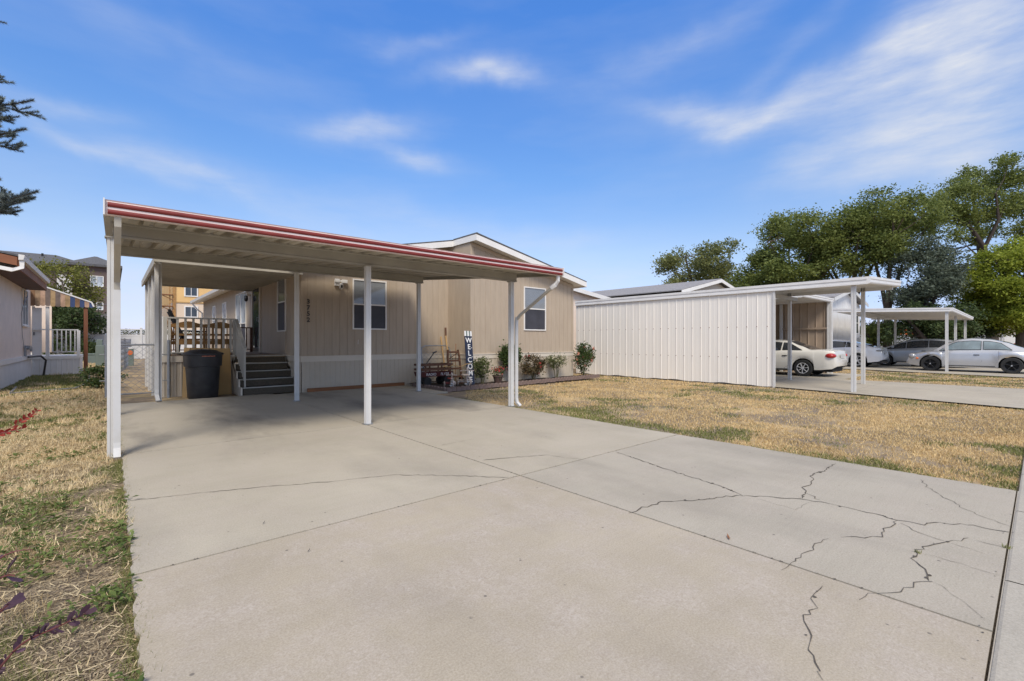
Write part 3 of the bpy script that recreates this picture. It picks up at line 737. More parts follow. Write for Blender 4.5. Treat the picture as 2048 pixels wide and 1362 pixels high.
def build_cameras():
    t = thing('security_camera', (4.56, YL, 2.75), 'white flood-light security camera on the tan wall beside the house number', 'security camera')
    m = MB(face_minus_y(4.56, YL-.012, 2.79)); m.box(-.15, -.03, -.06, 0, -.05, .12); m.build('mount', M['white'], t)
    m = MB(face_minus_y(4.56, YL-.012, 2.79)); m.box(.03, .17, -.09, -.04, .03, .12).box(-.16, -.04, -.1, -.061, .04, .125); m.box(-.03, .03, -.07, -.05, .06, .1); m.build('flood_lamp', M['white'], t)
    m = MB(face_minus_y(4.56, YL-.012, 2.79))
    m.lathe([(0,-.15),(.035,-.14),(.052,-.1),(.052,-.02),(.035,.02),(0,.03)], 12, 0, -.09); m.build('camera_body', M['white'], t, True)
    m = MB(face_minus_y(4.56, YL-.012, 2.79)); m.lathe([(.001,-.115),(.022,-.105),(.026,-.06),(.02,-.03),(.001,-.025)], 10, 0, -.128); m.build('lens', M['dark'], t, True)
    t = thing('security_camera', (3.5, 17.8, 2.8), 'small black dome camera under the porch roof beside the dark door', 'security camera')
    m = MB(); m.box(3.46, 3.595, 17.72, 17.82, 2.82, 2.9); m.build('bracket', M['band'], t)
    m = MB(); m.lathe([(.001,2.62),(.05,2.65),(.065,2.72),(.055,2.82),(.001,2.83)], 12, 3.45, 17.77); m.build('camera_body', M['black'], t, True)
build_cameras()

# ================================================================== CARPORT
def post_profile(x, y, w=.08):
    h = w/2; g = .006; q = .014
    return [(x-h,y-h),(x-q,y-h),(x-q*.7,y-h+g),(x+q*.7,y-h+g),(x+q,y-h),(x+h,y-h),(x+h,y-q),(x+h-g,y-q*.7),(x+h-g,y+q*.7),(x+h,y+q),(x+h,y+h),(x-h,y+h),(x-h,y+q),(x-h+g,y+q*.7),(x-h+g,y-q*.7),(x-h,y-q)]
def cpz(y): return 2.555+.086*(y-5.95)
def build_carport():
    X0, X1, Y0, Y1 = -.05, 6.40, 5.97, 11.80
    t = thing('carport', (3, 8.7, 0), 'white metal carport with red striped fascia standing over the concrete parking pad', 'carport')
    for x in (.0, 3.0, 5.95):
        for y in (6.87, 10.5):
            b = -.03 if x < .07 else 0
            m = MB(); m.prism(post_profile(x, y), b, cpz(y)-.185)
            p = m.build('post', M['white_post'], t)
            if b == 0: q = MB(); q.bbox(x-.062, x+.062, y-.062, y+.062, .001, .012, .003); q.tube([(x-.05,y-.05,.01),(x-.05,y-.05,.026)], .008, 6); q.tube([(x+.05,y-.05,.01),(x+.05,y-.05,.026)], .008, 6); q.build('base_plate', M['galv'], p)
            m = MB(); m.box(x-.06, x+.06, y-.06, y+.06, cpz(y)-.185, cpz(y)-.17); m.build('cap_bracket', M['beam'], p)
    for y in (6.87, 10.5):
        m = MB(); z = cpz(y); h = .17
        m.extr([(y-.04,z-h),(y+.04,z-h),(y+.04,z-h+.02),(y+.028,z-h+.028),(y+.028,z-.028),(y+.04,z-.02),(y+.04,z-.004),(y-.04,z-.004),(y-.04,z-.02),(y-.028,z-.028),(y-.028,z-h+.028),(y-.04,z-h+.02)], X0+.06, 6.07, 'x')
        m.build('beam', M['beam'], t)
    # roof pans: interlocking channels, open below
    m = MB(); pr = []; x = X0+.01; k = .295
    while x < X1-.28:
        pr += [(x, .085), (x+.014, .0), (x+.07, .003), (x+.08, .018), (x+.11, .018), (x+.12, .003), (x+k-.115, .0), (x+k-.10, .085)]
        x += k
    pr.append((X1-.01, .085)); vs = []; fs = []
    for px, pz in pr:
        for y in (Y0, Y1): vs.append((px, y, cpz(y)+pz))
    for i in range(len(pr)-1): fs.append((2*i, 2*i+2, 2*i+3, 2*i+1))
    m.add(vs, fs); n0 = len(vs)
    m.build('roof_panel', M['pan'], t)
    # front gutter fascia with two raised red bands
    m = MB(); z0 = 2.512
    m.extr([(Y0-.012,z0),(Y0-.05,z0+.004),(Y0-.058,z0+.02),(Y0-.058,z0+.128),(Y0-.05,z0+.136),(Y0-.060,z0+.148),(Y0-.012,z0+.148)], X0, X1, 'x')
    f = m.build('front_fascia', M['stripe'], t)
    for za in (z0+.010, z0+.080):
        m = MB(); r = .0235; prof = [(Y0-.0585, za)]+[(Y0-.0585-.016*math.sin(PI*q/8), za+r*(1-math.cos(PI*q/8))) for q in range(1, 8)]+[(Y0-.0585, za+2*r)]
        m.extr(prof, X0+.02, X1-.012, 'x'); smooth_by_angle(m.build('red_band', M['red'], f), 50)
    for xa, xb in ((X0-.012, X0-.0005), (X1+.0005, X1+.012)):
        m = MB(); m.box(xa, xb, Y0-.09, Y0-.005, z0-.004, z0+.155); m.build('end_cap', M['white'], f)
    # side and rear edges
    for x in (X0, X1):
        m = MB(); s = -1 if x < 1 else 1; a, b = sorted((x, x+s*.012)); c, d = sorted((x, x-s*.04))
        for (xa, xb, dz0, dz1) in ((a, b, -.05, .1), (c, d, -.05, -.03)):
            m.add([(xa,Y0-.004,cpz(Y0)+dz0),(xb,Y0-.004,cpz(Y0)+dz0),(xb,Y1,cpz(Y1)+dz0),(xa,Y1,cpz(Y1)+dz0),(xa,Y0-.004,cpz(Y0)+dz1),(xb,Y0-.004,cpz(Y0)+dz1),(xb,Y1,cpz(Y1)+dz1),(xa,Y1,cpz(Y1)+dz1)],
                  [(3,2,1,0),(4,5,6,7),(0,1,5,4),(1,2,6,5),(2,3,7,6),(3,0,4,7)])
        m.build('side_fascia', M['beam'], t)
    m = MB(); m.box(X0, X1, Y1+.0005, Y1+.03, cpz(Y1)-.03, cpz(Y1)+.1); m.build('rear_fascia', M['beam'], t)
    # downspouts: rectangular pipe
    fl = (.055, .045)
    m = MB(); m.tube([(.045,5.955,2.52),(.045,5.97,2.43),(.045,6.12,2.29),(.045,6.62,2.05),(.045,6.76,1.96),(.045,6.79,1.86)], .03, flat=fl)
    d = m.build('downspout', M['pan'], t)
    m = MB(); m.tube([(.045,6.79,1.88),(.045,6.79,.16),(.045,6.775,.09),(.045,6.69,.0)], .03, flat=(.062, .05)); m.build('lower_pipe', M['white_post'], d)
    m = MB(); m.tube([(6.33,5.96,2.52),(6.33,5.965,2.42),(6.30,6.02,2.335)], .03, flat=fl)
    m.tube([(6.305,6.01,2.345),(6.27,6.09,2.29)], .045, 6)
    d = m.build('downspout', M['white'], t)
    m = MB(); m.tube([(6.28,6.06,2.305),(6.07,6.74,1.80),(6.045,6.80,1.72)], .03, flat=fl); m.build('slanting_pipe', M['pan'], d)
    m = MB(); m.tube([(6.045,6.80,1.76),(6.04,6.815,1.66),(6.04,6.815,.16),(6.045,6.80,.08),(6.07,6.73,.01)], .03, flat=fl); m.build('lower_pipe', M['white_post'], d)
build_carport()

# ================================================================== PORCH
DZ = .92
def build_porch():
    t = thing('porch', (2.2, 14.5, 0), 'raised porch with ribbed cream skirting and flat ribbed roof beside the tan home', 'porch')
    # platform
    m = MB(); m.box(.86, 3.57, 13.46, 17.3, DZ-.06, DZ); m.build('deck', M['carpet_tan'], t)
    m = MB(); m.box(.83, 2.36, 13.43, 13.455, DZ-.13, DZ+.012); m.box(.83, .855, 13.456, 17.3, DZ-.13, DZ+.012); m.build('rim_board', M['band'], t)
    m = MB(); sheet(m, ribs(.87, 2.34, .11, .035, .018), 13.47, -.05, DZ-.12, 'x'); sheet(m, ribs(13.47, 17.3, .11, .035, .018), .87, -.05, DZ-.12, 'y'); m.build('skirting', M['skirt'], t)
    # steps
    st = MB(); ed = MB(); n = 5
    for k in range(n):
        y = 12.42+.265*k; z = .182*(k+1)
        st.box(2.36, 3.54, y, 13.75 if k == n-1 else 13.6-k*.002, z-.182+(.002 if k else 0), z-.012-k*1e-4)
        ed.box(2.34, 3.56, y-.022, y-.001, z-.024, z+.004); 
    s = st.build('steps', M['carpet'], t); ed.build('tread_nosing', M['beam'], s)
    for xa, xb in ((2.30, 2.335), (3.562, 3.58)):
        prof = [(12.40, -.03)]
        for k in range(n): y = 12.40+.265*k; z = .182*(k+1); prof += [(y, z), (y+.265 if k < n-1 else 13.425, z)]
        prof.append((13.425, -.03)); sd = MB(); sd.extr(prof, xa, xb, 'x'); sd.build('stringer', M['band'], s)
    # roof and posts
    z0 = 2.98; m = MB(); vs = []; fs = []; y = 12.1; pr = []
    while y < 17.3:
        pr += [(y, 0), (y+.05, 0), (y+.19, .11), (y+.24, .11)]; y += .36
    for py, pz in pr:
        for x in (.70, 3.59): vs.append((x, py, z0+pz))
    m.add(vs, [(2*i, 2*i+2, 2*i+3, 2*i+1) for i in range(len(pr)-1)])
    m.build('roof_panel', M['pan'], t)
    m = MB(); m.box(.66, 3.59, 12.06, 12.098, z0-.04, z0+.07); m.box(.66, .699, 12.099, 17.4, z0-.09, z0+.07); m.box(.70, 3.59, 17.36, 17.4, z0-.04, z0+.07)
    m.build('roof_edge', M['pan'], t)
    for y in (12.45, 14.1, 15.55, 16.95):
        m = MB(); m.prism(post_profile(.77, y, .09), -.05, z0-.001); m.build('post', M['white_post'], t)
    m = MB(); m.tube([(.72,12.36,z0+.0),(.72,12.36,.25),(.72,12.34,.14),(.74,12.24,.02)], .03, flat=(.07, .055)); m.build('downspout', M['white_post'], t)
    # railings
    def rail(a, b, zt, zb, nb, name='railing', mat='white', bal=.04):
        m = MB(); ax, ay = a; bx, by = b
        m.tube([(ax,ay,zt),(bx,by,zt)], .02, flat=(.06, .035))
        r = m.build(name, M[mat], t); m = MB(); m.tube([(ax,ay,zb),(bx,by,zb)], .02, flat=(.04, .03)); m.build('bottom_rail', M[mat], r); q = MB()
        for i in range(nb):
            f = (i+.5)/nb; x = ax+(bx-ax)*f; y = ay+(by-ay)*f; q.box(x-bal/2, x+bal/2, y-.012, y+.012, zb, zt-.016)
        q.build('balusters', M[mat], r)
        for (x, y) in (a, b):
            c = MB(); c.box(x-.035, x+.035, y-.035, y+.035, zb-.1, zt+.0175); c.build('newel', M[mat], r)
    rail((.95, 13.52), (2.36, 13.52), DZ+.92, DZ+.09, 9, mat='rail', bal=.05)
    rail((.90, 13.6), (.90, 17.2), DZ+.93, DZ+.09, 20)
    rail((1.0, 17.24), (3.5, 17.24), DZ+.80, DZ+.09, 9, mat='rust', bal=.03)
    # stair railing
    m = MB(); m.tube([(2.40,13.5,DZ+.91),(2.40,12.46,1.10)], .02, flat=(.07, .04)); r = m.build('stair_railing', M['rail'], t)
    q = MB()
    for i in range(9):
        f = i/8; y = 13.42-.94*f; zt = DZ+.91-.07*(y-13.5)/-1.04*0-(13.5-y)*(DZ+.91-1.10)/1.04; zb = max(.18, DZ+.05-(13.5-y)*.70) if i < 8 else .18
        q.box(2.385, 2.415, y-.02, y+.02, zb, zt-.02)
    q.build('balusters', M['rail'], r)
build_porch()

def build_porch_furniture():
    # golden brown bench with a wavy slatted back, seen from behind through the railing
    t = thing('porch_bench', (1.75, 13.95, DZ), 'golden brown wooden bench with wavy slatted back behind the front porch railing', 'bench')
    m = MB()
    def wavy(z, h, amp):
        top = []; bot = []
        for i in range(25):
            u = i/24; x = 1.08+1.36*u; w = amp*(math.cos(u*PI*4)*-.5)
            top.append((x, z+h+w)); bot.append((x, z-w*.4))
        m.extr(top+bot[::-1], 13.80, 13.83, 'y')
    wavy(DZ+.70, .12, .07); wavy(DZ+.50, .05, .0); wavy(DZ+.28, .10, .02)
    for i in range(7): x = 1.16+i*.19; m.box(x, x+.045, 13.805, 13.825, DZ+.05, DZ+.7)
    m.build('backrest', M['bench'], t)
    for x in (1.06, 2.42):
        m = MB(); m.tube([(x,13.84,DZ),(x-.02,13.84,DZ+.3),(x+.05,13.84,DZ+.5),(x-.03,13.84,DZ+.86)], .035, 6); m.build('post', M['bench'], t)
    m = MB(); m.box(1.08, 2.40, 13.85, 14.3, DZ+.38, DZ+.42); m.build('seat', M['bench'], t)
    for x in (1.1, 2.38):
        m = MB(); m.box(x-.03, x+.03, 14.22, 14.28, DZ, DZ+.38); m.build('leg', M['bench'], t)
    # black rocking chair
    t = thing('rocking_chair', (1.4, 14.9, DZ), 'black wooden rocking chair with tall slatted back on the porch', 'rocking chair')
    m = MB()
    for i in range(5): y = 14.62+i*.11; m.tube([(1.42,y,DZ+.42),(1.12,y,DZ+1.14+.05*(i == 2))], .02, flat=(.07, .02))
    m.tube([(1.17,14.58,DZ+1.0),(1.17,15.1,DZ+1.0)], .02, flat=(.05, .03)); m.build('backrest', M['black'], t)
    m = MB(); m.box(1.38, 1.9, 14.6, 15.08, DZ+.40, DZ+.43); m.build('seat', M['black'], t)
    for y in (14.56, 15.12):
        m = MB(); m.tube([(1.28,y,DZ+.64),(1.9,y,DZ+.62)], .02, flat=(.07, .03)); m.build('armrest', M['black'], t)
        m = MB(); m.tube([(1.86,y,DZ+.03),(1.86,y,DZ+.61)], .022, 6); m.build('leg', M['black'], t)
        m = MB(); m.tube([(1.3,y,DZ+.06),(1.36,y,DZ+.63)], .022, 6); m.build('leg', M['black'], t)
        m = MB(); m.tube([(.98,y,DZ+.15),(1.15,y,DZ+.06),(1.4,y,DZ+.025),(1.7,y,DZ+.022),(1.95,y,DZ+.06),(2.05,y,DZ+.1)], .02, flat=(.03, .04)); m.build('rocker', M['black'], t)
build_porch_furniture()

def build_bin():
    cx, cy = 1.60, 12.78
    t = thing('trash_can', (cx, cy, -.03), 'tall round black plastic trash can with domed lid in front of the porch', 'trash can')
    m = MB(); m.lathe([(.001,-.03),(.285,-.03),(.30,.0),(.325,.45),(.34,.70),(.372,.71),(.385,.98),(.37,.985),(.36,.9)], 36, cx, cy, cap=False); smooth_by_angle(m.build('body', M['black'], t), 40)
    m = MB(); m.lathe([(.395,.965),(.41,.972),(.41,1.0),(.38,1.02),(.33,1.035),(.26,1.075),(.12,1.095),(.001,1.10)], 36, cx, cy); l = smooth_by_angle(m.build('lid', M['black'], t), 40)
    m = MB(); m.tube([(cx-.28,cy+.30,1.0),(cx-.28,cy+.4,1.02),(cx+.28,cy+.4,1.02),(cx+.28,cy+.30,1.0)], .02, 6); m.build('handle', M['black'], t)
    for s in (-.24, .24):
        m = MB(); m.lathe([(.001,cx+s-.03),(.11,cx+s-.03),(.11,cx+s+.03),(.001,cx+s+.03)], 16, axis='x'); m.M = None
        for i, v in enumerate(m.v): m.v[i] = Vector((v.x, v.y+cy+.27, v.z+.08))
        m.build('wheel', M['rubber'], t)
    # torn sticker on the rim
    m = MB(); pts = []
    for i in range(9):
        a = R(-100+i*5); pts.append((cx+.3865*math.cos(a), cy+.3865*math.sin(a)))
    m.add([(x, y, .93+.006*(i % 2)) for i, (x, y) in enumerate(pts)]+[(x, y, .952+.004*(i % 3)) for i, (x, y) in enumerate(pts)], [(i, i+1, i+10, i+9) for i in range(8)])
    m.build('sticker', M['pet_pink'], t)
    # flattened cardboard leaning behind it
    t = thing('cardboard_sheet', (1.75, 13.3, 0), 'large flattened brown cardboard box leaning behind the black trash can', 'cardboard')
    m = MB(); m.add([(1.25,13.2,-.03),(2.25,13.2,-.03),(2.25,13.40,1.10),(1.3,13.40,1.13),(1.25,13.22,-.03),(2.25,13.22,-.03),(2.25,13.42,1.10),(1.3,13.42,1.13)], [(0,1,2,3),(7,6,5,4),(0,4,5,1),(1,5,6,2),(2,6,7,3),(3,7,4,0)])
    m.build('sheet', M['card'], t)
    m = MB(); m.add([(1.24,13.17,-.03),(1.30,13.395,1.12),(1.40,13.33,1.12),(1.34,13.10,-.03)], [(0,1,2,3)]); m.build('flap', M['card'], t)
    t = thing('plank', (5.2, 12.1, 0), 'long red-brown timber plank lying along the foot of the tan home', 'plank')
    m = MB(); m.add([(3.72,12.10,.0),(6.4,12.10,.0),(6.4,12.16,.0),(3.72,12.16,.0),(3.72,12.10,.09),(6.4,12.10,.09),(6.4,12.16,.09),(3.72,12.16,.09)], [(3,2,1,0),(4,5,6,7),(0,1,5,4),(1,2,6,5),(2,3,7,6),(3,0,4,7)]); m.build('timber', M['wood_brown'], t)
build_bin()

# ================================================================== CHAIN-LINK
def build_fences():
    t = thing('chain_link_gate', (.4, 13.9, 0), 'galvanised chain-link gate closing the gap beside the porch', 'gate')
    m = MB(); z0, z1 = .06, 1.2; x0, x1, y = .02, .80, 13.9
    m.tube([(x0,y,z0),(x0,y,z1-.05),(x0+.05,y,z1),(x1-.05,y,z1),(x1,y,z1-.05),(x1,y,z0),(x0,y,z0)], .02, 6); m.build('frame', M['galv'], t)
    m = MB(Matrix.Translation((x0+.02, y, z0))); chainlink(m, x1-x0-.04, z1-z0+.03, .075, .0035); m.build('wire_mesh', M['galv'], t)
    for lab, x, yy, h in (('dark chain-link terminal post behind the corner post of the carport', -.09, 14.0, 1.42), ('grey fence post with gate hinges at the porch skirting', 1.0, 13.3, 1.28)):
        t = thing('fence_post', (x, yy, 0), lab, 'fence post')
        m = MB(); m.tube([(x,yy,-.03),(x,yy,h)], .032, 10); m.lathe([(.034,h),(.03,h+.03),(.001,h+.045)], 10, x, yy); m.build('pipe', M['galv'], t)
        m = MB()
        for z in (.38, .98): m.tube([(x-.12,yy,z),(x+.05,yy,z)], .012, 5); m.lathe([(.036,z-.02),(.036,z+.02)], 10, x, yy)
        m.build('hinge', M['galv'], t)
    t = thing('chain_link_fence', (.5, 28, 0), 'low chain-link fence running back between the yards to the white vinyl fence', 'fence')
    pts = [(.12, 22.0), (.45, 27.5), (.8, 34.0)]; h = 1.35
    m = MB()
    for (a, b) in zip(pts[:-1], pts[1:]):
        m.tube([(a[0],a[1],h),(b[0],b[1],h)], .02, 5)
    m.build('top_rail', M['galv'], t)
    for p in pts: m = MB(); m.tube([(p[0],p[1],-.05),(p[0],p[1],h+.05)], .03, 6); m.build('post', M['galv'], t)
    m = MB()
    for (a, b) in zip(pts[:-1], pts[1:]):
        ln = math.hypot(b[0]-a[0], b[1]-a[1]); ang = math.atan2(b[1]-a[1], b[0]-a[0])
        m.M = Matrix.Translation((a[0], a[1], 0)) @ Matrix.Rotation(ang, 4, 'Z'); chainlink(m, ln, h, .22, .006)
    m.build('wire_mesh', M['galv'], t)
    # spare gate leaning on the home in the bed
    t = thing('chain_link_gate', (7.4, 11.9, 0), 'old chain-link gate panel with rounded corners leaning against the tan home', 'gate')
    Mx = Matrix.Translation((6.88, 11.80, .05)) @ Matrix.Rotation(R(-12), 4, 'X'); w, h = 1.02, 1.12
    m = MB(Mx); m.tube([(0,0,0),(0,0,h-.18),(.03,0,h-.06),(.16,0,h),(w-.16,0,h),(w-.03,0,h-.06),(w,0,h-.18),(w,0,0),(0,0,0)], .02, 6); m.build('frame', M['galv'], t)
    m = MB(Mx @ Matrix.Translation((.02,0,0))); chainlink(m, w-.05, h-.03, .07, .003); m.build('wire_mesh', M['galv'], t)
    m = MB(Mx); m.box(w-.03, w+.07, -.03, .03, h-.35, h-.31); m.tube([(w+.06,0,h-.33),(w+.06,0,h-.2)], .012, 5); m.build('latch', M['galv'], t)
build_fences()

# ================================================================== THINGS IN THE GARDEN BED
def build_bed_things():
    B = .045
    # WELCOME board
    Mx = Matrix.Translation((7.70, 10.62, B)) @ Matrix.Rotation(R(-9), 4, 'X') @ Matrix.Rotation(R(2.2), 4, 'Y') 
    t = thing('welcome_sign', (7.70, 10.62, B), 'tall narrow navy WELCOME board leaning on the corner of the tan home', 'sign')
    m = MB(Mx); m.box(-.125, .125, 0, .022, 0, 1.40); m.build('board', M['navy'], t)
    for k, mt in enumerate(('signwhite', 'grey_box', 'signwhite', 'grey_box', 'signwhite')):
        m = MB(Mx); m.box(-.125+k*.05, -.125+(k+1)*.05-.002, 0, .022, 1.4005, 1.55); m.build('picket_stripe', M[mt], t)
    for k, ch in enumerate('WELCOME'):
        vs, fs = text_geo(ch, .205, .003, .0035)
        m = MB(Mx @ Matrix.Translation((0, -.004, 1.27-.188*k)) @ Matrix.Rotation(PI/2, 4, 'X')); m.add(vs, fs); m.build('letter', M['signwhite'], t)
    for z in (1.06, .80, .6, .48):
        m = MB(Mx); m.lathe([(.001,-.012),(.014,-.01),(.014,0)], 8); 
        for i, v in enumerate(m.v): pass
        m2 = MB(Mx @ Matrix.Translation((.09 if z > .7 else .07, 0, z)) @ Matrix.Rotation(PI/2, 4, 'X')); m2.lathe([(.001,.004),(.012,.004),(.012,0)], 8); m2.build('star', M['signwhite'], t)
    # wooden handles leaning on the wall
    for lab, x, h, mt, dx in (('pale wooden tool handle leaning on the wall beside a dark-gripped one', 7.62, 1.42, 'card', .02), ('wooden tool handle with a dark grip leaning on the home', 7.78, 1.5, 'card', .03), ('thin brown stick leaning by the rusty hand truck', 8.02-.35, 1.2, 'wood_brown', .1)):
        t = thing('tool_handle', (x, 11.9, B), lab, 'tool handle')
        if 'stick' in lab: m = MB(); m.tube([(x-.12,11.2,B),(x+dx,11.5,h)], .01, 6); m.build('shaft', M[mt], t); continue
        m = MB(); m.tube([(x-.02,11.75,B),(x+dx,12.12,h)], .022, 8); m.build('shaft', M[mt], t)
        if 'dark' in lab and 'grip' in lab and x > 7.7: m = MB(); m.tube([(x+dx*.95,12.115,h-.06),(x+dx*1.1,12.13,h+.2)], .03, 8); m.build('grip', M['rust'], t)
    # rusty hand truck
    Mx = Matrix.Translation((7.50, 11.08, B)) @ Matrix.Rotation(R(-10), 4, 'X')
    t = thing('hand_truck', (7.50, 11.08, B), 'rusty brown hand truck with cross bars standing beside the navy welcome board', 'hand truck')
    m = MB(Mx)
    for s in (-1, 1): m.tube([(s*.2,0,0),(s*.2,0,.8),(s*.17,.0,1.0)], .022, flat=(.05, .04))
    for z in (.22, .45, .68, .93): m.tube([(-.2,0,z),(.2,0,z)], .02, flat=(.045, .05))
    m.tube([(-.17,.03,.72),(.15,.03,.9)], .012, 5); m.build('frame', M['rust'], t)
    m = MB(Mx); m.box(-.22, .22, -.2, .0, -.005, .012); m.build('toe_plate', M['rust'], t)
    for s in (-1, 1):
        m = MB(Mx @ Matrix.Translation((s*.25, .08, .12))); m.lathe([(.001,-.03),(.10,-.03),(.115,-.012),(.115,.012),(.10,.03),(.001,.03)], 18, axis='x'); m.build('wheel', M['rubber'], t)
    # maroon wagon
    wx, wy = 6.86, 11.25
    t = thing('toy_wagon', (wx, wy, B), 'dark maroon toy wagon with slatted sides and white lettering in the garden bed', 'wagon')
    m = MB(); m.add([(wx-.47,wy-.21,.30),(wx+.47,wy-.21,.30),(wx+.47,wy+.21,.30),(wx-.47,wy+.21,.30),(wx-.5,wy-.24,.42),(wx+.5,wy-.24,.42),(wx+.5,wy+.24,.42),(wx-.5,wy+.24,.42)], [(3,2,1,0),(0,1,5,4),(1,2,6,5),(2,3,7,6),(3,0,4,7)]); m.build('tray', M['maroon'], t)
    m = MB()
    for s in (-1, 1):
        for z in (.47, .60): m.box(wx-.48, wx+.48, wy+s*.245-.012, wy+s*.245+.012, z, z+.05)
        for x in (-.4, 0, .4): m.box(wx+x-.025, wx+x+.025, wy+s*.228-.004, wy+s*.228+.004, .40, .66)
    for x in (-.49, .49):
        for z in (.47, .60): m.box(wx+x-.012, wx+x+.012, wy-.23, wy+.23, z, z+.05)
    m.build('stake_sides', M['rust'], t)
    for wd, dx in (('RADIO', -.22), ('FLYER', .22)):
        vs, fs = text_geo(wd, .105, .002)
        m = MB(Matrix.Translation((wx+dx, wy-.228, .362)) @ Matrix.Rotation(PI/2+R(14), 4, 'X')); m.add(vs, fs); m.build('lettering', M['signwhite'], t)
    for x in (-.32, .32):
        for s in (-1, 1):
            m = MB(Matrix.Translation((wx+x, wy+s*.2, B+.125)) @ Matrix.Rotation(PI/2, 4, 'Z')); m.lathe([(.07,-.03),(.11,-.03),(.125,-.015),(.125,.015),(.11,.03),(.07,.03)], 20, axis='x', cap=False); w = m.build('wheel', M['rubber'], t)
            m = MB(Matrix.Translation((wx+x, wy+s*.2, B+.125)) @ Matrix.Rotation(PI/2, 4, 'Z')); m.lathe([(.001,-.02),(.07,-.02),(.07,.02),(.001,.02)], 16, axis='x'); m.build('hub', M['dark'], w)
        m = MB(); m.box(wx+x-.03, wx+x+.03, wy-.18, wy+.18, B+.1, .30); m.build('axle', M['black'], t)
    m = MB(); m.tube([(wx-.45,wy,.2),(wx-.52,wy,.3),(wx-.05,wy-.1,.97)], .013, 6); m.tube([(wx-.1,wy-.1,.95),(wx+.02,wy-.11,.99)], .02, 6); m.build('pull_handle', M['black'], t)
    # tricycles facing the lawn
    def trike(px, py, sc, lab, fm, mm, seat):
        t = thing('tricycle', (px, py, B), lab, 'tricycle', rz=R(-22), world=False)
        r = .15*sc
        m = MB(Matrix.Translation((0, -.24*sc, r)) @ Matrix.Rotation(PI/2*.93, 4, 'Z')); 
        m.M = Matrix.Translation((0, -.24*sc, r)) @ Matrix.Rotation(R(15), 4, 'Z')
        m.lathe([(r*.82,-.014),(r*.97,-.014),(r,0),(r*.97,.014),(r*.82,.014)], 24, axis='x', cap=False); w = m.build('front_wheel', M['toy_cream'], t)
        q = MB(m.M)
        for k in range(8): a = k*PI/4; q.tube([(0,0,0),(0,r*.84*math.cos(a),r*.84*math.sin(a))], .006, 4)
        q.lathe([(.001,-.03),(.02,-.03),(.02,.03),(.001,.03)], 8, axis='x'); q.build('spokes', M['chrome'], w)
        q = MB(m.M); q.box(-.1*sc, -.04*sc, -.03, .03, -.07*sc, -.05*sc).box(.04*sc, .1*sc, -.03, .03, .05*sc, .07*sc); q.build('pedals', M['signwhite'], w)
        f = MB(); f.tube([(-.03*sc,-.24*sc,r),(-.03*sc,-.24*sc,r*2.15),(0,-.21*sc,r*2.4),(0,-.18*sc,.46*sc)], .014*sc, 6); f.tube([(.03*sc,-.24*sc,r),(.03*sc,-.24*sc,r*2.15),(0,-.21*sc,r*2.4)], .014*sc, 6)
        f.add([(-.035,-.30*sc,r*2.2),(.035,-.30*sc,r*2.2),(.03,-.2*sc,r*2.3),(-.03,-.2*sc,r*2.3)], [(0,1,2,3)]); f.build('fork', M[fm], t)
        f = MB(); f.tube([(0,-.19*sc,.34*sc),(0,.0,.25*sc),(0,.22*sc,.12*sc)], .02*sc, 6); f.box(-.2*sc, .2*sc, .2*sc, .24*sc, .10*sc, .13*sc); f.box(-.16*sc, .16*sc, .14*sc, .3*sc, .15*sc, .17*sc); f.build('frame', M[mm], t)
        h = MB(); h.tube([(-.2*sc,-.13*sc,.45*sc),(-.1*sc,-.17*sc,.47*sc),(0,-.18*sc,.46*sc),(.1*sc,-.17*sc,.47*sc),(.2*sc,-.13*sc,.45*sc)], .014*sc, 6); h.lathe([(.001,.44*sc),(.03*sc,.45*sc),(.035*sc,.5*sc),(.02*sc,.56*sc),(.001,.57*sc)], 10, 0, -.18*sc); h.build('handlebar', M['toy_cream'], t)
        q = MB(); q.add([(-.1*sc,.2*sc,.3*sc),(.1*sc,.2*sc,.3*sc),(.05*sc,-.02*sc,.3*sc),(-.05*sc,-.02*sc,.3*sc),(-.1*sc,.2*sc,.34*sc),(.1*sc,.2*sc,.34*sc),(.04*sc,-.02*sc,.32*sc),(-.04*sc,-.02*sc,.32*sc)], [(3,2,1,0),(4,5,6,7),(0,1,5,4),(1,2,6,5),(2,3,7,6),(3,0,4,7)]); q.build('saddle', M[seat], t)
        for s in (-1, 1):
            q = MB(Matrix.Translation((s*.2*sc, .22*sc, .1*sc))); rr = .1*sc; q.lathe([(.001,-.012),(rr*.8,-.012),(rr,-.008),(rr,.008),(rr*.8,.012),(.001,.012)], 18, axis='x'); q.build('rear_wheel', M['toy_cream'], t)
    trike(6.90, 10.45, .72, 'small red tricycle with cream wheels at the edge of the garden bed', 'toy_cream', 'toy_red', 'toy_red')
    trike(7.36, 10.40, .95, 'larger cream tricycle in front of the rusty hand truck', 'toy_cream', 'toy_cream', 'toy_cream')
    # curved handlebar of an old tool lying across
    t = thing('curved_handle', (7.3, 10.75, .5), 'curved tan wooden handle resting across the wagon and the rusty hand truck', 'tool handle')
    m = MB(); m.tube([(6.88,10.72,.60),(7.02,10.72,.57),(7.15,10.73,.62),(7.3,10.74,.585),(7.45,10.74,.57),(7.6,10.72,.63),(7.74,10.70,.645)], .012, 6); m.build('shaft', M['card'], t)
build_bed_things()

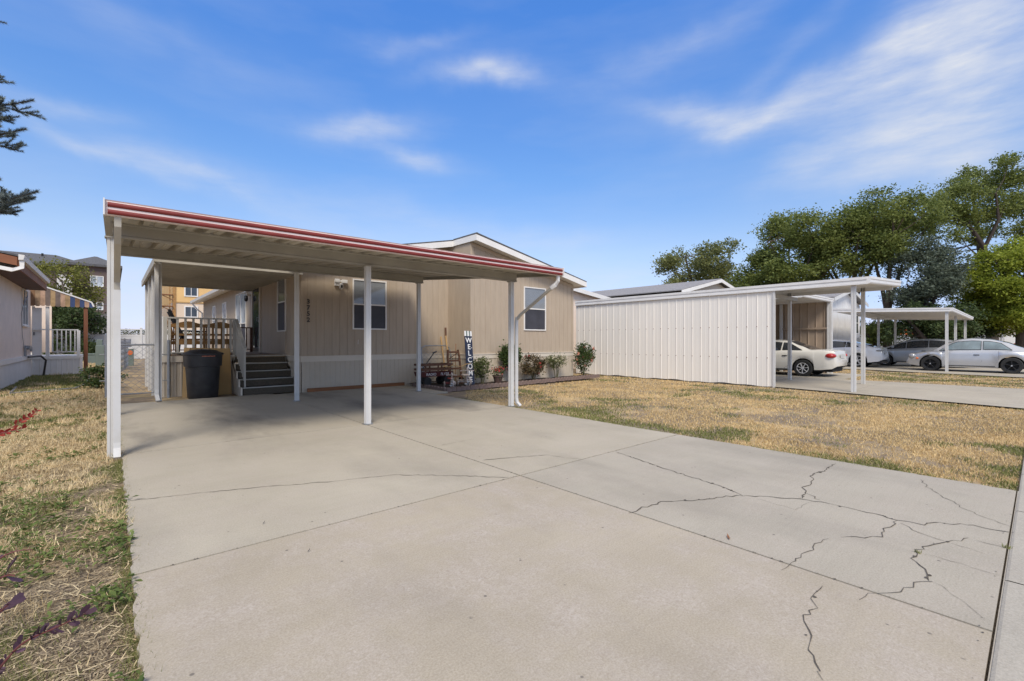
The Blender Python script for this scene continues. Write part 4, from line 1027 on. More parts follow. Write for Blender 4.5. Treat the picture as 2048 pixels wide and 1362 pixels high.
def bush(name, x, y, h, w, nl, size, lmat, label, cat='rose bush', petals=None, npet=0, group=None, stems=5, fill=1.0, base=.045, petal_size=.05, low=.25):
    t = thing(name, (x, y, base), label, cat, group)
    m = MB(); r = random.Random(int(x*100))
    tips = []
    for k in range(stems):
        a = 2*PI*k/stems+r.uniform(-.4, .4); ex = w*.42*r.uniform(.4, 1); tz = h*r.uniform(.6, .95)
        p = [(x+.03*math.cos(a), y+.03*math.sin(a), base-.03), (x+ex*.4*math.cos(a), y+ex*.4*math.sin(a), base+tz*.5), (x+ex*math.cos(a), y+ex*math.sin(a), base+tz)]
        m.tube(p, .011, 5, .004); tips.append(p[2]); tips.append(p[1] if r.random() < .3 else p[2])
    m.build('stems', M['stem'], t)
    # foliage gathered round shoots
    nl = int(nl*1.6); ns = int(34*fill); c = []
    for k in range(ns):
        u = rng.normal(size=3); u /= np.linalg.norm(u); rr = rng.uniform(.35, 1)**.6
        c.append([x+u[0]*rr*w*.5, y+u[1]*rr*w*.38, base+h*(low+(1-low)*.5)+u[2]*rr*h*(1-low)*.5])
    c = np.array(c); per = nl//ns
    P = np.repeat(c, per, 0)+rng.normal(0, 1, (ns*per, 3))*np.array([w*.085, w*.085, h*.075])
    np_mesh('leaves', leaf_quads(P, size, .5, .6), 4, M[lmat], t, tint=rng.normal(.45, .27, len(P)))
    # a few shoots standing out on top
    P2 = []
    for k in range(4):
        bx, by = x+r.uniform(-.3, .3)*w, y+r.uniform(-.2, .1)*w
        for q in range(7): P2.append([bx+.02*q*r.uniform(-1, 1), by, base+h*(.85+.035*q)])
    np_mesh('shoots', leaf_quads(np.array(P2), size*.8, .5, .5), 4, M[lmat], t, tint=rng.normal(.6, .2, len(P2)))
    if petals:
        for i in rng.choice(len(c), npet, replace=False):
            d = c[i]-np.array([x, y, base+h*.5]); q = c[i]+d*.18+np.array([0, -abs(rng.normal(0, .05)), .02])
            F = q+rng.normal(0, petal_size*.28, (11, 3)); np_mesh('bloom', leaf_quads(F, petal_size, .3, .9), 4, M[petals], t, tint=rng.normal(.5, .25, len(F)))
    return t
bush('rose_bush', 8.12, 10.66, .78, .62, 650, .06, 'leaf_pale', 'sparse thorny rose bush without blooms next to the navy welcome board', stems=7, fill=.7, low=.2)
bush('rose_bush', 9.22, 10.66, 1.12, .72, 1300, .075, 'leaf_rose', 'tall leafy green rose bush without blooms behind the carport corner post', stems=6, low=.42)
bush('rose_bush', 10.15, 10.62, .78, .82, 1200, .06, 'leaf_red', 'broad reddish rose bush with one cluster of red blooms', petals='pet_red', npet=9, stems=6, low=.12)
bush('rose_bush', 11.25, 10.68, .82, .72, 700, .05, 'leaf_pale', 'airy rose bush with small cream white blooms on bare stems', petals='pet_white', npet=22, stems=9, fill=.8, low=.4, petal_size=.042)
bush('rose_bush', 12.75, 10.80, 1.08, .98, 1500, .065, 'leaf_rose', 'rose bush with large pink blooms at the end of the bed by the white wall', petals='pet_pink', npet=14, stems=6, low=.18, petal_size=.075)
def build_pot():
    x, y, b = 8.62, 10.55, .045
    t = thing('flower_pot', (x, y, b), 'brown clay pot of small red and pink flowers between two rose bushes', 'flower pot')
    m = MB(); m.lathe([(.001,b),(.10,b),(.145,b+.19),(.16,b+.19),(.16,b+.225),(.14,b+.225),(.13,b+.19),(.001,b+.19)], 20, x, y); smooth_by_angle(m.build('pot', M['pot'], t), 40)
    c = np.array([x, y, b+.33])+rng.normal(0, 1, (260, 3))*np.array([.11, .09, .07]); np_mesh('leaves', leaf_quads(c, .05, .5, .6), 4, M['leaf_rose'], t, tint=rng.normal(.4, .25, 260))
    c = np.array([x, y, b+.39])+rng.normal(0, 1, (90, 3))*np.array([.1, .09, .05]); np_mesh('blooms', leaf_quads(c, .045, .5, .9), 4, M['pet_red'], t, tint=rng.normal(.7, .3, 90))
build_pot()
def build_litter():
    for lab, (px, py), ln in (('curled brown dry leaf on the grey concrete slab', (1457, 1076), .07), ('black leaf scrap on the concrete near the crossing joint', (617, 1103), .028), ('small black leaf scrap near the long joint in the concrete', (527, 1047), .03)):
        x, y = G(px, py); t = thing('dry_leaf', (x, y, 0), lab, 'leaf')
        m = MB(); a = .6; ca, sa = math.cos(a), math.sin(a); top = []
        for u, wv, z in ((-1, 0, .012), (-.4, .35, .006), (.3, .4, .008), (1, .02, .02)):
            for s in (-1, 1): top.append((x+ln*.5*u*ca-ln*.25*wv*s*sa, y+ln*.5*u*sa+ln*.25*wv*s*ca, z+.004*abs(s*wv)))
        m.add(top, [(0,1,3,2),(2,3,5,4),(4,5,7,6)]); m.build('blade', M['wood_brown' if 'brown' in lab else 'black'], t)
build_litter()

# ================================================================== HOME ACROSS THE SIDE YARD
def build_left_home():
    X, Y0, Y1 = -2.3, 17.15, 24.95; W = 8.5
    t = thing('neighbour_home', (-6.5, 24, 0), 'beige mobile home with brown eaves, white skirting and a white gutter in the side yard', 'mobile home')
    ez = lambda x: 3.10+(X+.55-x)*.2 if x > X-W/2 else 3.10+(x-(X-W-.55))*.2
    m = MB(); sheet(m, [(Y0, 0), (Y1, 0)], X, .7, 3.17, 'yp')
    xs = [X-W, X-W/2, X]
    for y in (Y0, 33): m.add([(xs[0],y,.7),(xs[2],y,.7),(xs[2],y,3.17),(xs[1],y,4.02),(xs[0],y,3.17)], [(0,1,2,3,4)])
    sheet(m, [(Y1, 0), (33, 0)], X-1.25, .7, 3.3, 'yp'); m.add([(X-1.25,Y1,.7),(X,Y1,.7),(X,Y1,3.17),(X-1.25,Y1,3.3)], [(0,1,2,3)])
    m.build('wall', M['beige'], t)
    m = MB(); sheet(m, ribs(Y0, Y1, .16, .03, .012), X+.012, -.06, .62, 'yp'); sheet(m, [(X-W, 0), (X, 0)], Y0-.012, -.06, .7, 'x'); m.build('skirting', M['white'], t)
    m = MB(); m.box(X+.001, X+.05, Y0-.03, Y1, .62, .76); m.build('belt_trim', M['trim'], t)
    m = MB(); a, b = X+.55, X-W/2; ya, yb = 16.65, 23.5
    for (p, q) in ((a, b+1e-4), (X-W-.55, b-1e-4)):
        m.add([(p,ya,ez(p)+.29),(q,ya,ez(b)+.29),(q,yb,ez(b)+.29),(p,yb,ez(p)+.29),(p,ya,ez(p)+.33),(q,ya,ez(b)+.33),(q,yb,ez(b)+.33),(p,yb,ez(p)+.33)], [(3,2,1,0),(4,5,6,7),(0,1,5,4),(1,2,6,5),(2,3,7,6),(3,0,4,7)])
    rf = m.build('roof', M['shingle'], t)
    m = MB(); m.box(X-.02, a-.02, ya+.03, yb, 3.09, 3.11); m.add([(a-.02,ya+.03,3.10),(b,ya+.03,ez(b)),(b,Y0,ez(b)),(a-.02,Y0,3.10)], [(0,1,2,3)]); m.build('soffit', M['soffit'], rf)
    m = MB(); m.box(a-.019, a+.004, ya+.03, 23.3, 3.085, 3.40)
    m.add([(a-.02,ya+.006,3.16),(b,ya+.006,ez(b)+.06),(b,ya+.006,ez(b)+.27),(a-.02,ya+.006,3.37),(a-.02,ya+.028,3.16),(b,ya+.028,ez(b)+.06),(b,ya+.028,ez(b)+.27),(a-.02,ya+.028,3.37)], [(0,1,2,3),(7,6,5,4),(0,4,5,1),(2,6,7,3)])
    m.build('eave_board', M['rust_brown'], rf)
    m = MB(); m.extr([(a+.006,3.30),(a+.09,3.31),(a+.115,3.42),(a+.10,3.43),(a+.006,3.44)], ya-.02, 23.0, 'y'); m.build('gutter', M['trim'], rf)
    m = MB(); m.tube([(a+.06,ya+.05,3.31),(a+.06,ya+.04,3.12),(a-.1,ya+.0,3.04),(b,ya+.0,ez(b)-.12)], .03, flat=(.09, .05)); m.build('downspout', M['trim'], rf)
    window(t, face_plus_x(X, 23.3, 1.83), 1.35, 1.25, lower='glass', upper='glass', split=0, mullion=1, sill=True)
    # wires and meter pipe
    m = MB(); m.tube([(X+.02,24.0,2.9),(X+.04,22.8,2.55),(X+.04,22.2,2.2),(X+.03,22.5,1.5),(X+.03,22.7,1.3),(X+.04,22.8,1.05)], .008, 5); m.build('cable', M['galv'], t)
    m = MB(); m.tube([(X+.06,22.9,.75),(X+.06,22.9,1.05),(X+.06,24.4,1.05),(X+.06,24.4,.9)], .035, 6); m.box(X+.01, X+.14, 23.3, 23.7, .98, 1.12); m.build('meter_pipe', M['galv'], t)
    m = MB(); m.tube([(X+.1,23.3,.72),(X+.3,24.6,.72),(X+.42,24.75,.55),(X+.36,24.7,-.03)], .035, 6); m.build('drain_hose', M['black'], t)
    # side porch
    p = thing('side_porch', (-1.6, 26, 0), 'small white railed porch with ribbed white skirting on the beige home', 'porch')
    m = MB(); sheet(m, ribs(X+.02, -.98, .15, .03, .012), 25.0, -.06, .58, 'x'); m.box(-.985, -.96, 25.0, 27.6, -.06, .58); m.build('skirting', M['white'], p)
    m = MB(); m.box(X+.02, -.94, 24.97, 27.6, .58, .70); m.build('deck_edge', M['trim'], p)
    m = MB(); m.tube([(X+.02,25.05,1.72),(-.99,25.05,1.72)], .02, flat=(.06, .04)); r = m.build('railing', M['white'], p); m = MB(); m.tube([(X+.6,25.05,.86),(-.99,25.05,.86)], .02, flat=(.04, .04)); m.build('bottom_rail', M['white'], r)
    m = MB()
    for i in range(6): x = -1.72+i*.125; m.box(x-.018, x+.018, 25.03, 25.07, .86, 1.70)
    m.build('balusters', M['white'], r)
    for x in (-.99, -1.86): m = MB(); m.box(x-.05, x+.05, 25.0, 25.1, .70, 1.70 if x > -1.5 else 2.6); m.build('newel', M['white'], r)
    # recessed back door with frame beside the porch
    m = MB(); m.box(-2.28, -2.2, 25.1, 25.13, .70, 2.6).box(-2.2, -2.02, 25.105, 25.135, .71, 2.55); m.build('door_leaf', M['white'], p)
    m = MB(); m.box(-2.24, -2.21, 25.07, 25.099, 1.5, 1.62); m.build('handle', M['black'], p)
    # patchwork awning
    a = thing('awning', (-1.3, 25, 2.6), 'sloping awning with a scalloped valance of weathered and blue boards above the small white porch', 'awning')
    m = MB(); m.add([(-2.35,24.9,3.50),(-.6,24.9,2.80),(-.6,27.6,2.80),(-2.35,27.6,3.50),(-2.35,24.9,3.55),(-.6,24.9,2.85),(-.6,27.6,2.85),(-2.35,27.6,3.55)], [(3,2,1,0),(4,5,6,7),(0,1,5,4),(1,2,6,5),(2,3,7,6),(3,0,4,7)]); m.tube([(-.6,24.9,2.82),(-.54,24.9,2.65)], .03, flat=(.05,.03)); m.build('roof_sheet', M['trim'], a)
    r = random.Random(2); xs = [-2.32+i*.137 for i in range(13)]; mt = ['slat3','slat0','slat1','slat2','slat4','slat2','slat1','slat4','blue','slat3','blue','slat1','blue']
    for i, x in enumerate(xs):
        zt = lambda u: 3.49-.4*(u+2.35); m = MB(); x1 = x+.134; zb = 2.62-r.uniform(0, .02)
        q = [(x, zt(x)), (x1, zt(x1)), (x1, zb+.03), (x1-.03, zb), (x+.03, zb), (x, zb+.03)]
        m.extr(q, 24.93-.006*(i % 2), 24.955-.006*(i % 2), 'y'); m.build('valance_board', M[mt[i]], a)
    m = MB(); m.box(-.84, -.72, 24.98, 25.1, -.05, 2.86); m.build('post', M['wood_post'], a)
    for i, (x, h, w, mt, lab) in enumerate(((-.52, .55, .3, 'tan_box', 'low tan utility box in front of the white vinyl fence'), (-.0, .48, .42, 'grey_box', 'squat grey-green utility box in front of the white vinyl fence'))):
        y = 36; t = thing('utility_box', (x-.9, y, 0), lab, 'utility box'); m = MB(); m.bbox(x-.9-w/2, x-.9+w/2, y-.15, y+.15, -.05, h, .03); m.build('cabinet', M[mt], t)
        m = MB(); m.bbox(x-.9-w/2-.02, x-.9+w/2+.02, y-.17, y+.17, h+.001, h+.07, .02); m.build('lid', M[mt], t)
    x, y = -.45, 31.5; t = thing('utility_box', (x, y, 0), 'tall narrow grey-green utility cabinet half hidden by the carport post', 'utility box')
    m = MB(); m.bbox(x-.17, x+.17, y-.15, y+.15, -.05, 1.05, .02); m.build('cabinet', M['grey_box'], t); m = MB(); m.bbox(x-.14, x+.10, y-.12, y+.12, 1.051, 1.35, .02); m.build('cover', M['grey_box'], t)
    x, y = .72, 31.5; t = thing('utility_pedestal', (x, y, 0), 'grey-green utility pedestal with a round orange sticker', 'utility pedestal')
    m = MB(); m.bbox(x-.16, x+.16, y-.13, y+.13, -.05, .86, .02); m.build('cabinet', M['grey_box'], t); m = MB(); m.bbox(x-.17, x+.17, y-.14, y+.14, .861, .95, .02); m.build('cap', M['white'], t)
    m = MB(Matrix.Translation((x, y-.132, .66)) @ Matrix.Rotation(PI/2, 4, 'X')); m.lathe([(.12,0),(.12,.004),(.001,.004)], 18); m.build('sticker', M['orange'], t)
    # garden hose on the grass
    t = thing('garden_hose', (-.9, 23, 0), 'grey garden hose lying across the grass from the small white porch', 'hose')
    m = MB(); pts = [G(178, 747), G(179, 757), G(170, 768), G(150, 776), G(110, 779), G(60, 783), G(20, 786), G(32, 774)]
    m.tube([(-.78,24.9,.15)]+[(x, y, .01) for x, y in pts], .022, 6); m.build('tube', M['galv'], t)
build_left_home()

def build_vinyl_fence():
    Y = 42.5
    t = thing('vinyl_fence', (-2, Y, 0), 'tall white vinyl fence with a lattice top behind the side yard', 'fence')
    m = MB(); lt = MB(); rl = MB()
    X0, X1, sp = -11.0, 5.2, 1.8; z = 2.15
    x = X0
    while x < X1-.1:
        m.box(x+.066, x+sp-.066, Y-.02, Y+.02, .0, 1.62); rl.box(x+.066, x+sp-.066, Y-.035, Y+.035, 1.621, 1.72).box(x+.066, x+sp-.066, Y-.035, Y+.035, 2.05, 2.12)
        k = 12
        for i in range(-2, k):
            for s in (-1, 1):
                a = x+.07+(sp-.14)*(i+(0 if s > 0 else 1))/k; b = a+s*.33*.98; pa, pb = (a, 1.72), (b, 2.05)
                lo, hi = x+.07, x+sp-.07
                def clip(p, q):
                    (xa, za), (xb, zb) = p, q
                    if xa < lo: f = (lo-xa)/(xb-xa) if xb != xa else 2; (xa, za) = (lo, za+(zb-za)*f)
                    if xa > hi: f = (hi-xa)/(xb-xa); (xa, za) = (hi, za+(zb-za)*f)
                    return (xa, za)
                if max(a, b) <= lo or min(a, b) >= hi: continue
                p, q = clip(pa, pb), clip(pb, pa)
                lt.tube([(p[0],Y+s*.008,p[1]),(q[0],Y+s*.008,q[1])], .02, flat=(.05, .012))
        x += sp
    m.build('panel', M['vinyl'], t); rl.build('rail', M['vinyl'], t); lt.build('lattice', M['vinyl'], t)
    x = X0
    while x < X1+.1:
        p = MB(); p.bbox(x-.065, x+.065, Y-.065, Y+.065, -.1, 2.2, .01); p.add([(x-.08,Y-.08,2.2),(x+.08,Y-.08,2.2),(x+.08,Y+.08,2.2),(x-.08,Y+.08,2.2),(x,Y,2.28)], [(0,1,4),(1,2,4),(2,3,4),(3,0,4)]); p.build('post', M['vinyl'], t); x += sp
build_vinyl_fence()
def build_hedge():
    t = thing('hedge', (-3, 44.2, 0), 'clipped dark hedge seen only through the lattice of the white vinyl fence', 'hedge')
    n = 9000; P = np.stack([rng.uniform(-11, 5.5, n), rng.uniform(43.6, 44.6, n), rng.uniform(0, 2.12, n)], 1)
    np_mesh('leaves', leaf_quads(P, .2, .3, .6), 4, M['leaf_dark'], t, tint=rng.normal(.4, .25, n))
build_hedge()

def build_apartments():
    t = thing('apartment_building', (-8, 66, 0), 'dark brown apartment block with grey hip roof behind the white vinyl fence', 'apartment building')
    m = MB(); m.box(-2.8, .35, 60, 74, 3.9, 8.42); m.box(-16, -2.81, 62.5, 74, 3.9, 8.1); m.build('upper_wall', M['apt_brown'], t)
    m = MB(); m.box(-2.79, .34, 60.01, 74, -.1, 3.899+.9); m.box(-15.9, -2.82, 62.51, 74, -.1, 3.89); m.build('brick_base', M['apt_brick'], t)
    m = MB(); m.box(-2.82, .36, 59.97, 74.02, 4.78, 4.86); m.build('belt_course', M['apt_brick'], t)
    m = MB(); m.box(-4.0, -2.84, 62.44, 62.49, 5.0, 7.7); m.build('white_bay', M['vinyl'], t)
    m = MB()
    def hip(x0, x1, y0, y1, z, h, inset):
        m.loft([[(x0,y0,z),(x1,y0,z),(x1,y1,z),(x0,y1,z)],[(x0,y0,z+.22),(x1,y0,z+.22),(x1,y1,z+.22),(x0,y1,z+.22)],[(x0+inset,y0+inset,z+h),(x1-inset,y0+inset,z+h),(x1-inset,y1-inset,z+h),(x0+inset,y1-inset,z+h)]], True, True)
    hip(-3.2, .8, 59.6, 74.4, 8.42, 1.2, 1.9); hip(-16.5, -1.2, 62.0, 74.5, 8.43, 1.45, 3.0)
    m.build('roof', M['shingle'], t)
    m = MB(); m.box(-5.2, -5.05, 64.2, 64.35, 9.0, 9.85); m.build('vent_pipe', M['dark'], t)
    for z, h in ((6.5, 1.05), (4.25, .75), (2.0, 1.25)):
        window(t, face_minus_y(-1.08 if z > 6 else -.87, 60-.01 if z > 4.8 else 60, z), .98 if z > 6 else .52, h, fr=.06, lower='glass_bright', upper='glass_bright' if z > 6 else 'glass', split=0 if z > 6 else .5, mullion=1 if z > 6 else 0, proud=.05)
    t = thing('apartment_building', (12, 66, 0), 'unfinished apartment block with yellow sheathing and scaffold brackets behind the porch', 'apartment building')
    m = MB(); m.box(4.85, 20, 60, 75, 5.35, 9.3); m.build('sheathed_wall', M['sheath'], t)
    m = MB(); m.box(4.86, 19.99, 60.01, 75, -.1, 5.349); m.build('wrapped_wall', M['wrap'], t)
    m = MB(); m.box(4.80, 20.05, 59.94, 60.0, 5.30, 5.42); m.box(4.4, 20.4, 59.6, 75.4, 9.3, 9.6); m.build('trim', M['card'], t)
    for z in (6.0, 3.75): 
        for x in (6.45, 10.2): window(t, face_minus_y(x, 59.995, z), 1.25, 1.25, fr=.12, lower='glass', upper='glass', split=0, mullion=1, proud=.06)
    m = MB()
    for z in (6.05, 4.85, 3.6, 2.3): m.box(3.85, 4.84, 59.7, 60.5, z, z+.09); m.tube([(4.84,59.8,z-.5),(3.9,59.8,z)], .04, 4)
    m.build('bracket_scaffold', M['wood_brown'], t)
    m = MB(); m.box(4.55, 4.65, 59.9, 60.0, 1, 7.2).box(4.83, 5.1, 59.9, 59.99, 0, 9.2); m.build('corner_board', M['bench'], t)
build_apartments()

# ================================================================== NEIGHBOURS TOWARDS THE STREET CORNER
def box6(m, a, b, c, d, z0, z1): return m
def flat_carport(t, X0, X1, Y0, Y1, zf, zb, posts, gut=.17, mat='white', panmat='white', step=.3, sx=0.0):
    """flat ribbed roof that falls or rises from front (Y0) to back (Y1)"""
    zf_ = lambda y: zf+(zb-zf)*(y-Y0)/(Y1-Y0)
    m = MB(); pr = []; x = X0+.02
    while x < X1-step: pr += [(x, .06), (x+.01, 0), (x+step-.06, 0), (x+step-.05, .06)]; x += step
    pr.append((X1-.02, .06)); vs = []
    for px, pz in pr:
        for y in (Y0+.01, Y1): vs.append((px, y, zf_(y)+pz+.06+sx*(px-X0)))
    m.add(vs, [(2*i, 2*i+2, 2*i+3, 2*i+1) for i in range(len(pr)-1)]); m.build('roof_panel', M[panmat], t)
    for xa, xb, s in ((X0-.03, X0, -1), (X1, X1+.03, 1)):
        m = MB(); xo = X0-.045 if s < 0 else X1+.015
        o_ = sx*(xa-X0)
        for (a, b, z0, z1) in ((xa, xb, -.01, gut), (xo, xo+.03, gut*.62, gut+.01), (xo, xo+.03, -.015, .03)):
            m.add([(a,Y0,zf_(Y0)+z0+o_),(b,Y0,zf_(Y0)+z0+o_),(b,Y1,zf_(Y1)+z0+o_),(a,Y1,zf_(Y1)+z0+o_),(a,Y0,zf_(Y0)+z1+o_),(b,Y0,zf_(Y0)+z1+o_),(b,Y1,zf_(Y1)+z1+o_),(a,Y1,zf_(Y1)+z1+o_)], [(3,2,1,0),(4,5,6,7),(0,1,5,4),(1,2,6,5),(2,3,7,6),(3,0,4,7)])
        m.build('side_fascia', M[mat], t)
    m = MB(); z = zf; m.extr([(Y0-.001,z-.01),(Y0-.06,z),(Y0-.075,z+.03),(Y0-.075,z+gut*.55),(Y0-.09,z+gut*.7),(Y0-.09,z+gut+.01),(Y0-.001,z+gut+.01)], X0-.03, X1+.03, 'x'); m.v = [Vector((v.x, v.y, v.z+sx*(v.x-X0))) for v in m.v]; m.build('front_fascia', M[mat], t)
    for x, y in posts:
        m = MB(); m.prism(post_profile(x, y, .1), gz(x)-.04, zf_(y)+.03+sx*(x-X0)); m.build('post', M['white_post'], t)
def build_neighbours():
    X = 14.8
    t = thing('carport', (X, 8, -.1), 'white carport with a long ribbed metal side wall facing the dry lawn', 'carport')
    flat_carport(t, X-.02, 18.6, 2.97, 12.9, 2.78, 2.78, [(14.88, 3.28), (18.1, 3.74), (18.1, 5.85), (18.1, 9.2), (18.1, 12.6)], sx=.055)
    m = MB(); r = random.Random(4)
    sheet(m, ribs(5.23, 12.9, .295, .032, .013, 1), X, lambda u: -.06+.012*math.sin(u*3.1)+.01*math.sin(u*7.7), 2.79, 'y'); w = m.build('side_wall', M['panel'], t)
    m = MB(); m.box(X-.035, X+.03, 5.17, 5.228, -.09, 2.78); m.build('corner_trim', M['white_post'], t)
    m = MB()
    for i in range(26):
        y = 5.23+.295*.5+i*.295
        for z in (.78, 1.72):
            if y < 12.8: m.add([(X-.0235,y-.012,z-.012),(X-.0235,y+.012,z-.012),(X-.0235,y+.012,z+.012),(X-.0235,y-.012,z+.012)], [(0,1,2,3)])
    m.build('screw_heads', M['wood_post'], w)
    m = MB()
    for y in (5.6, 9, 12.6): m.box(X+.03, 18.0, y-.03, y+.03, 2.66, 2.785)
    m.build('roof_beam', M['beam'], t)
    m = MB(); m.box(18.05, 18.15, 3.0, 12.85, 2.86, 2.965); m.build('eave_beam', M['white_post'], t)
    # the sedan's carport with brown ribbed wall
    t = thing('carport', (21.5, 9, -.1), 'carport with tan ribbed inner wall sheltering the cream white sedan', 'carport')
    flat_carport(t, 19.5, 23.25, 5.9, 12.5, 2.93, 2.93, [(19.62, 12.3)], gut=.15)
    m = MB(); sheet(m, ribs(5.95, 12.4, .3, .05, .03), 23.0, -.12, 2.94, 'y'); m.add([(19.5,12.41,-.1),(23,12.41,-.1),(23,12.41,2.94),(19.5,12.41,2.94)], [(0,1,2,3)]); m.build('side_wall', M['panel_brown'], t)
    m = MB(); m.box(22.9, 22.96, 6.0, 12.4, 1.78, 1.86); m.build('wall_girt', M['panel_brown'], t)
    m = MB(); m.prism(post_profile(23.0, 5.9, .17), -.14, 2.94); m.build('post', M['white_post'], t)
    m = MB(); m.prism(post_profile(22.9, 7.75, .1), -.14, 2.94); m.build('post', M['white_post'], t)
    # roofs of the home behind the white wall
    t = thing('neighbour_home', (21, 15, -.1), 'home with white gable trim and grey shingle roof rising behind the white ribbed wall', 'mobile home')
    xa, xl, xr, y = 23.1, 18.6, 27.5, 12.7
    za, ze = 4.55, 3.55; k = 12.7/10.8
    xa = 23.1*k; xl = xa-4.6; xr = xa+4.6; za = 1.3+(4.39-1.3)*k; ze = za-.98
    m = MB(); m.add([(xl+.3,y,-.1),(xr-.3,y,-.1),(xr-.3,y,ze-.1),(xa,y,za-.18),(xl+.3,y,ze-.1)], [(0,1,2,3,4)]); m.box(xl+.3, xl+.32, y, 27, -.1, ze-.1); m.box(xr-.32, xr-.3, y, 27, -.1, ze-.1); m.build('wall', M['skirt'], t)
    m = MB()
    for p in (xl, xr):
        q = xa+(1e-4 if p > xa else -1e-4); m.add([(p,y-.3,ze-.02),(q,y-.3,za-.02),(q,28,za-.02),(p,28,ze-.02),(p,y-.3,ze+.03),(q,y-.3,za+.03),(q,28,za+.03),(p,28,ze+.03)], [(3,2,1,0),(4,5,6,7),(0,1,5,4),(1,2,6,5),(2,3,7,6),(3,0,4,7)])
    rf = m.build('roof', M['shingle_grey'], t)
    m = MB()
    for p in (xl, xr):
        q = xa+(1e-4 if p > xa else -1e-4); m.add([(p,y-.33,ze-.2),(q,y-.33,za-.2),(q,y-.33,za-.015),(p,y-.33,ze-.015),(p,y-.305,ze-.2),(q,y-.305,za-.2),(q,y-.305,za-.015),(p,y-.305,ze-.015)], [(3,2,1,0),(4,5,6,7),(0,1,5,4),(1,2,6,5),(2,3,7,6),(3,0,4,7)])
    m.build('fascia', M['trim'], rf)
    # lower wing beside it
    y2 = 15.2; kk = y2/13.5; x0, x1 = 13.2*kk, 18.24*kk; z1 = 1.3+(3.22-1.3)*kk; z0 = 1.3+(3.85-1.3)*kk
    m = MB(); m.add([(x0,y2,-.1),(x1-.25,y2,-.1),(x1-.25,y2,z1-.1),(x0,y2,z0-.1)], [(0,1,2,3)]); m.build('wing_wall', M['beige'], t)
    m = MB(); m.add([(x0,y2-.3,z0-.0),(x1,y2-.3,z1),(x1+2.5,y2+9,z1+1.15),(x0,y2+9,z0+1.5)], [(0,1,2,3)]); m.build('wing_roof', M['shingle_grey'], t)
    m = MB(); m.add([(x0,y2-.32,z0-.2),(x1,y2-.32,z1-.2),(x1,y2-.32,z1+.0),(x0,y2-.32,z0+.0),(x0,y2-.3,z0-.2),(x1,y2-.3,z1-.2),(x1,y2-.3,z1),(x0,y2-.3,z0)], [(0,1,2,3),(7,6,5,4),(0,4,5,1),(1,5,6,2),(2,6,7,3)]); m.build('wing_fascia', M['trim'], t)
    # white home with the third carport in front
    t = thing('neighbour_home', (34.5, 14, -.1), 'small white panelled home with grey gable roof behind the flat open carport', 'mobile home')
    y = 8.0; xa, xl, xr, za, ze = 34.3, 30.5, 38.1, 4.5, 3.72
    m = MB(); m.add([(xl+.25,y,.6),(xr-.25,y,.6),(xr-.25,y,ze-.1),(xa,y,za-.18),(xl+.25,y,ze-.1)], [(0,1,2,3,4)]); m.box(xl+.25, xl+.27, y, 20, .0, ze-.1); m.box(xr-.27, xr-.25, y, 20, .0, ze-.1)
    for x in (31.6, 32.7, 33.8, 34.9, 36): m.box(x, x+.03, y-.012, y-.001, .7, ze)
    m.build('wall', M['white'], t)
    m = MB()
    for p in (xl, xr):
        q = xa+(1e-4 if p > xa else -1e-4); m.add([(p,y-.4,ze-.02),(q,y-.4,za-.02),(q,21,za-.02),(p,21,ze-.02),(p,y-.4,ze+.04),(q,y-.4,za+.04),(q,21,za+.04),(p,21,ze+.04)], [(3,2,1,0),(4,5,6,7),(0,1,5,4),(1,2,6,5),(2,3,7,6),(3,0,4,7)])
    rf = m.build('roof', M['shingle_grey'], t)
    m = MB()
    for p in (xl, xr):
        q = xa+(1e-4 if p > xa else -1e-4); m.add([(p,y-.43,ze-.2),(q,y-.43,za-.2),(q,y-.43,za-.01),(p,y-.43,ze-.01),(p,y-.405,ze-.2),(q,y-.405,za-.2),(q,y-.405,za-.01),(p,y-.405,ze-.01)], [(3,2,1,0),(4,5,6,7),(0,1,5,4),(1,2,6,5),(2,3,7,6),(3,0,4,7)])
    m.build('fascia', M['white_post'], rf)
    window(t, face_minus_y(37.0, y-.001, 1.7), .9, 1.5, fr=.09, lower='glass', upper='glass', split=.5)
    m = MB(); m.bbox(36.7, 37.3, y-.45, y-.04, .95, 1.5, .02); m.build('window_air_conditioner', M['white'], t)
    t = thing('carport', (32.5, 5, -.1), 'flat low white carport open on all sides above the parked silver and grey cars', 'carport')
    flat_carport(t, 28.05, 37.4, 2.66, 7.3, 2.60, 2.78, [(28.12, 2.78), (33.2, 2.95), (32.4, 6.0), (36.9, 6.0), (37.2, 2.9)], gut=.15, step=.4, sx=-.012)
    m = MB(); m.box(28.2, 37.3, 5.93, 6.06, 2.6, 2.74); m.build('beam', M['white_post'], t)
    # far white wall and shed, tan building, striped store
    t = thing('boundary_wall', (75, 3, 0), 'long low white boundary wall beyond the parked cars', 'wall')
    m = MB(); a = PD(70, 1700, 690); b = PD(62, 2120, 690)
    def slab(m, a, b, z0, z1, th=.3):
        dx, dy = b[0]-a[0], b[1]-a[1]; l = math.hypot(dx, dy); nx, ny = -dy/l*th, dx/l*th
        m.add([(a[0],a[1],z0),(b[0],b[1],z0),(b[0]+nx,b[1]+ny,z0),(a[0]+nx,a[1]+ny,z0),(a[0],a[1],z1),(b[0],b[1],z1),(b[0]+nx,b[1]+ny,z1),(a[0]+nx,a[1]+ny,z1)], [(3,2,1,0),(4,5,6,7),(0,1,5,4),(1,2,6,5),(2,3,7,6),(3,0,4,7)])
    slab(m, a, b, -.2, 2.1); w = m.build('panel', M['vinyl'], t)
    m = MB(); slab(m, (a[0]-.05, a[1]-.05), (b[0]-.05, b[1]-.05), 2.101, 2.2, .4); m.build('coping', M['vinyl'], t)
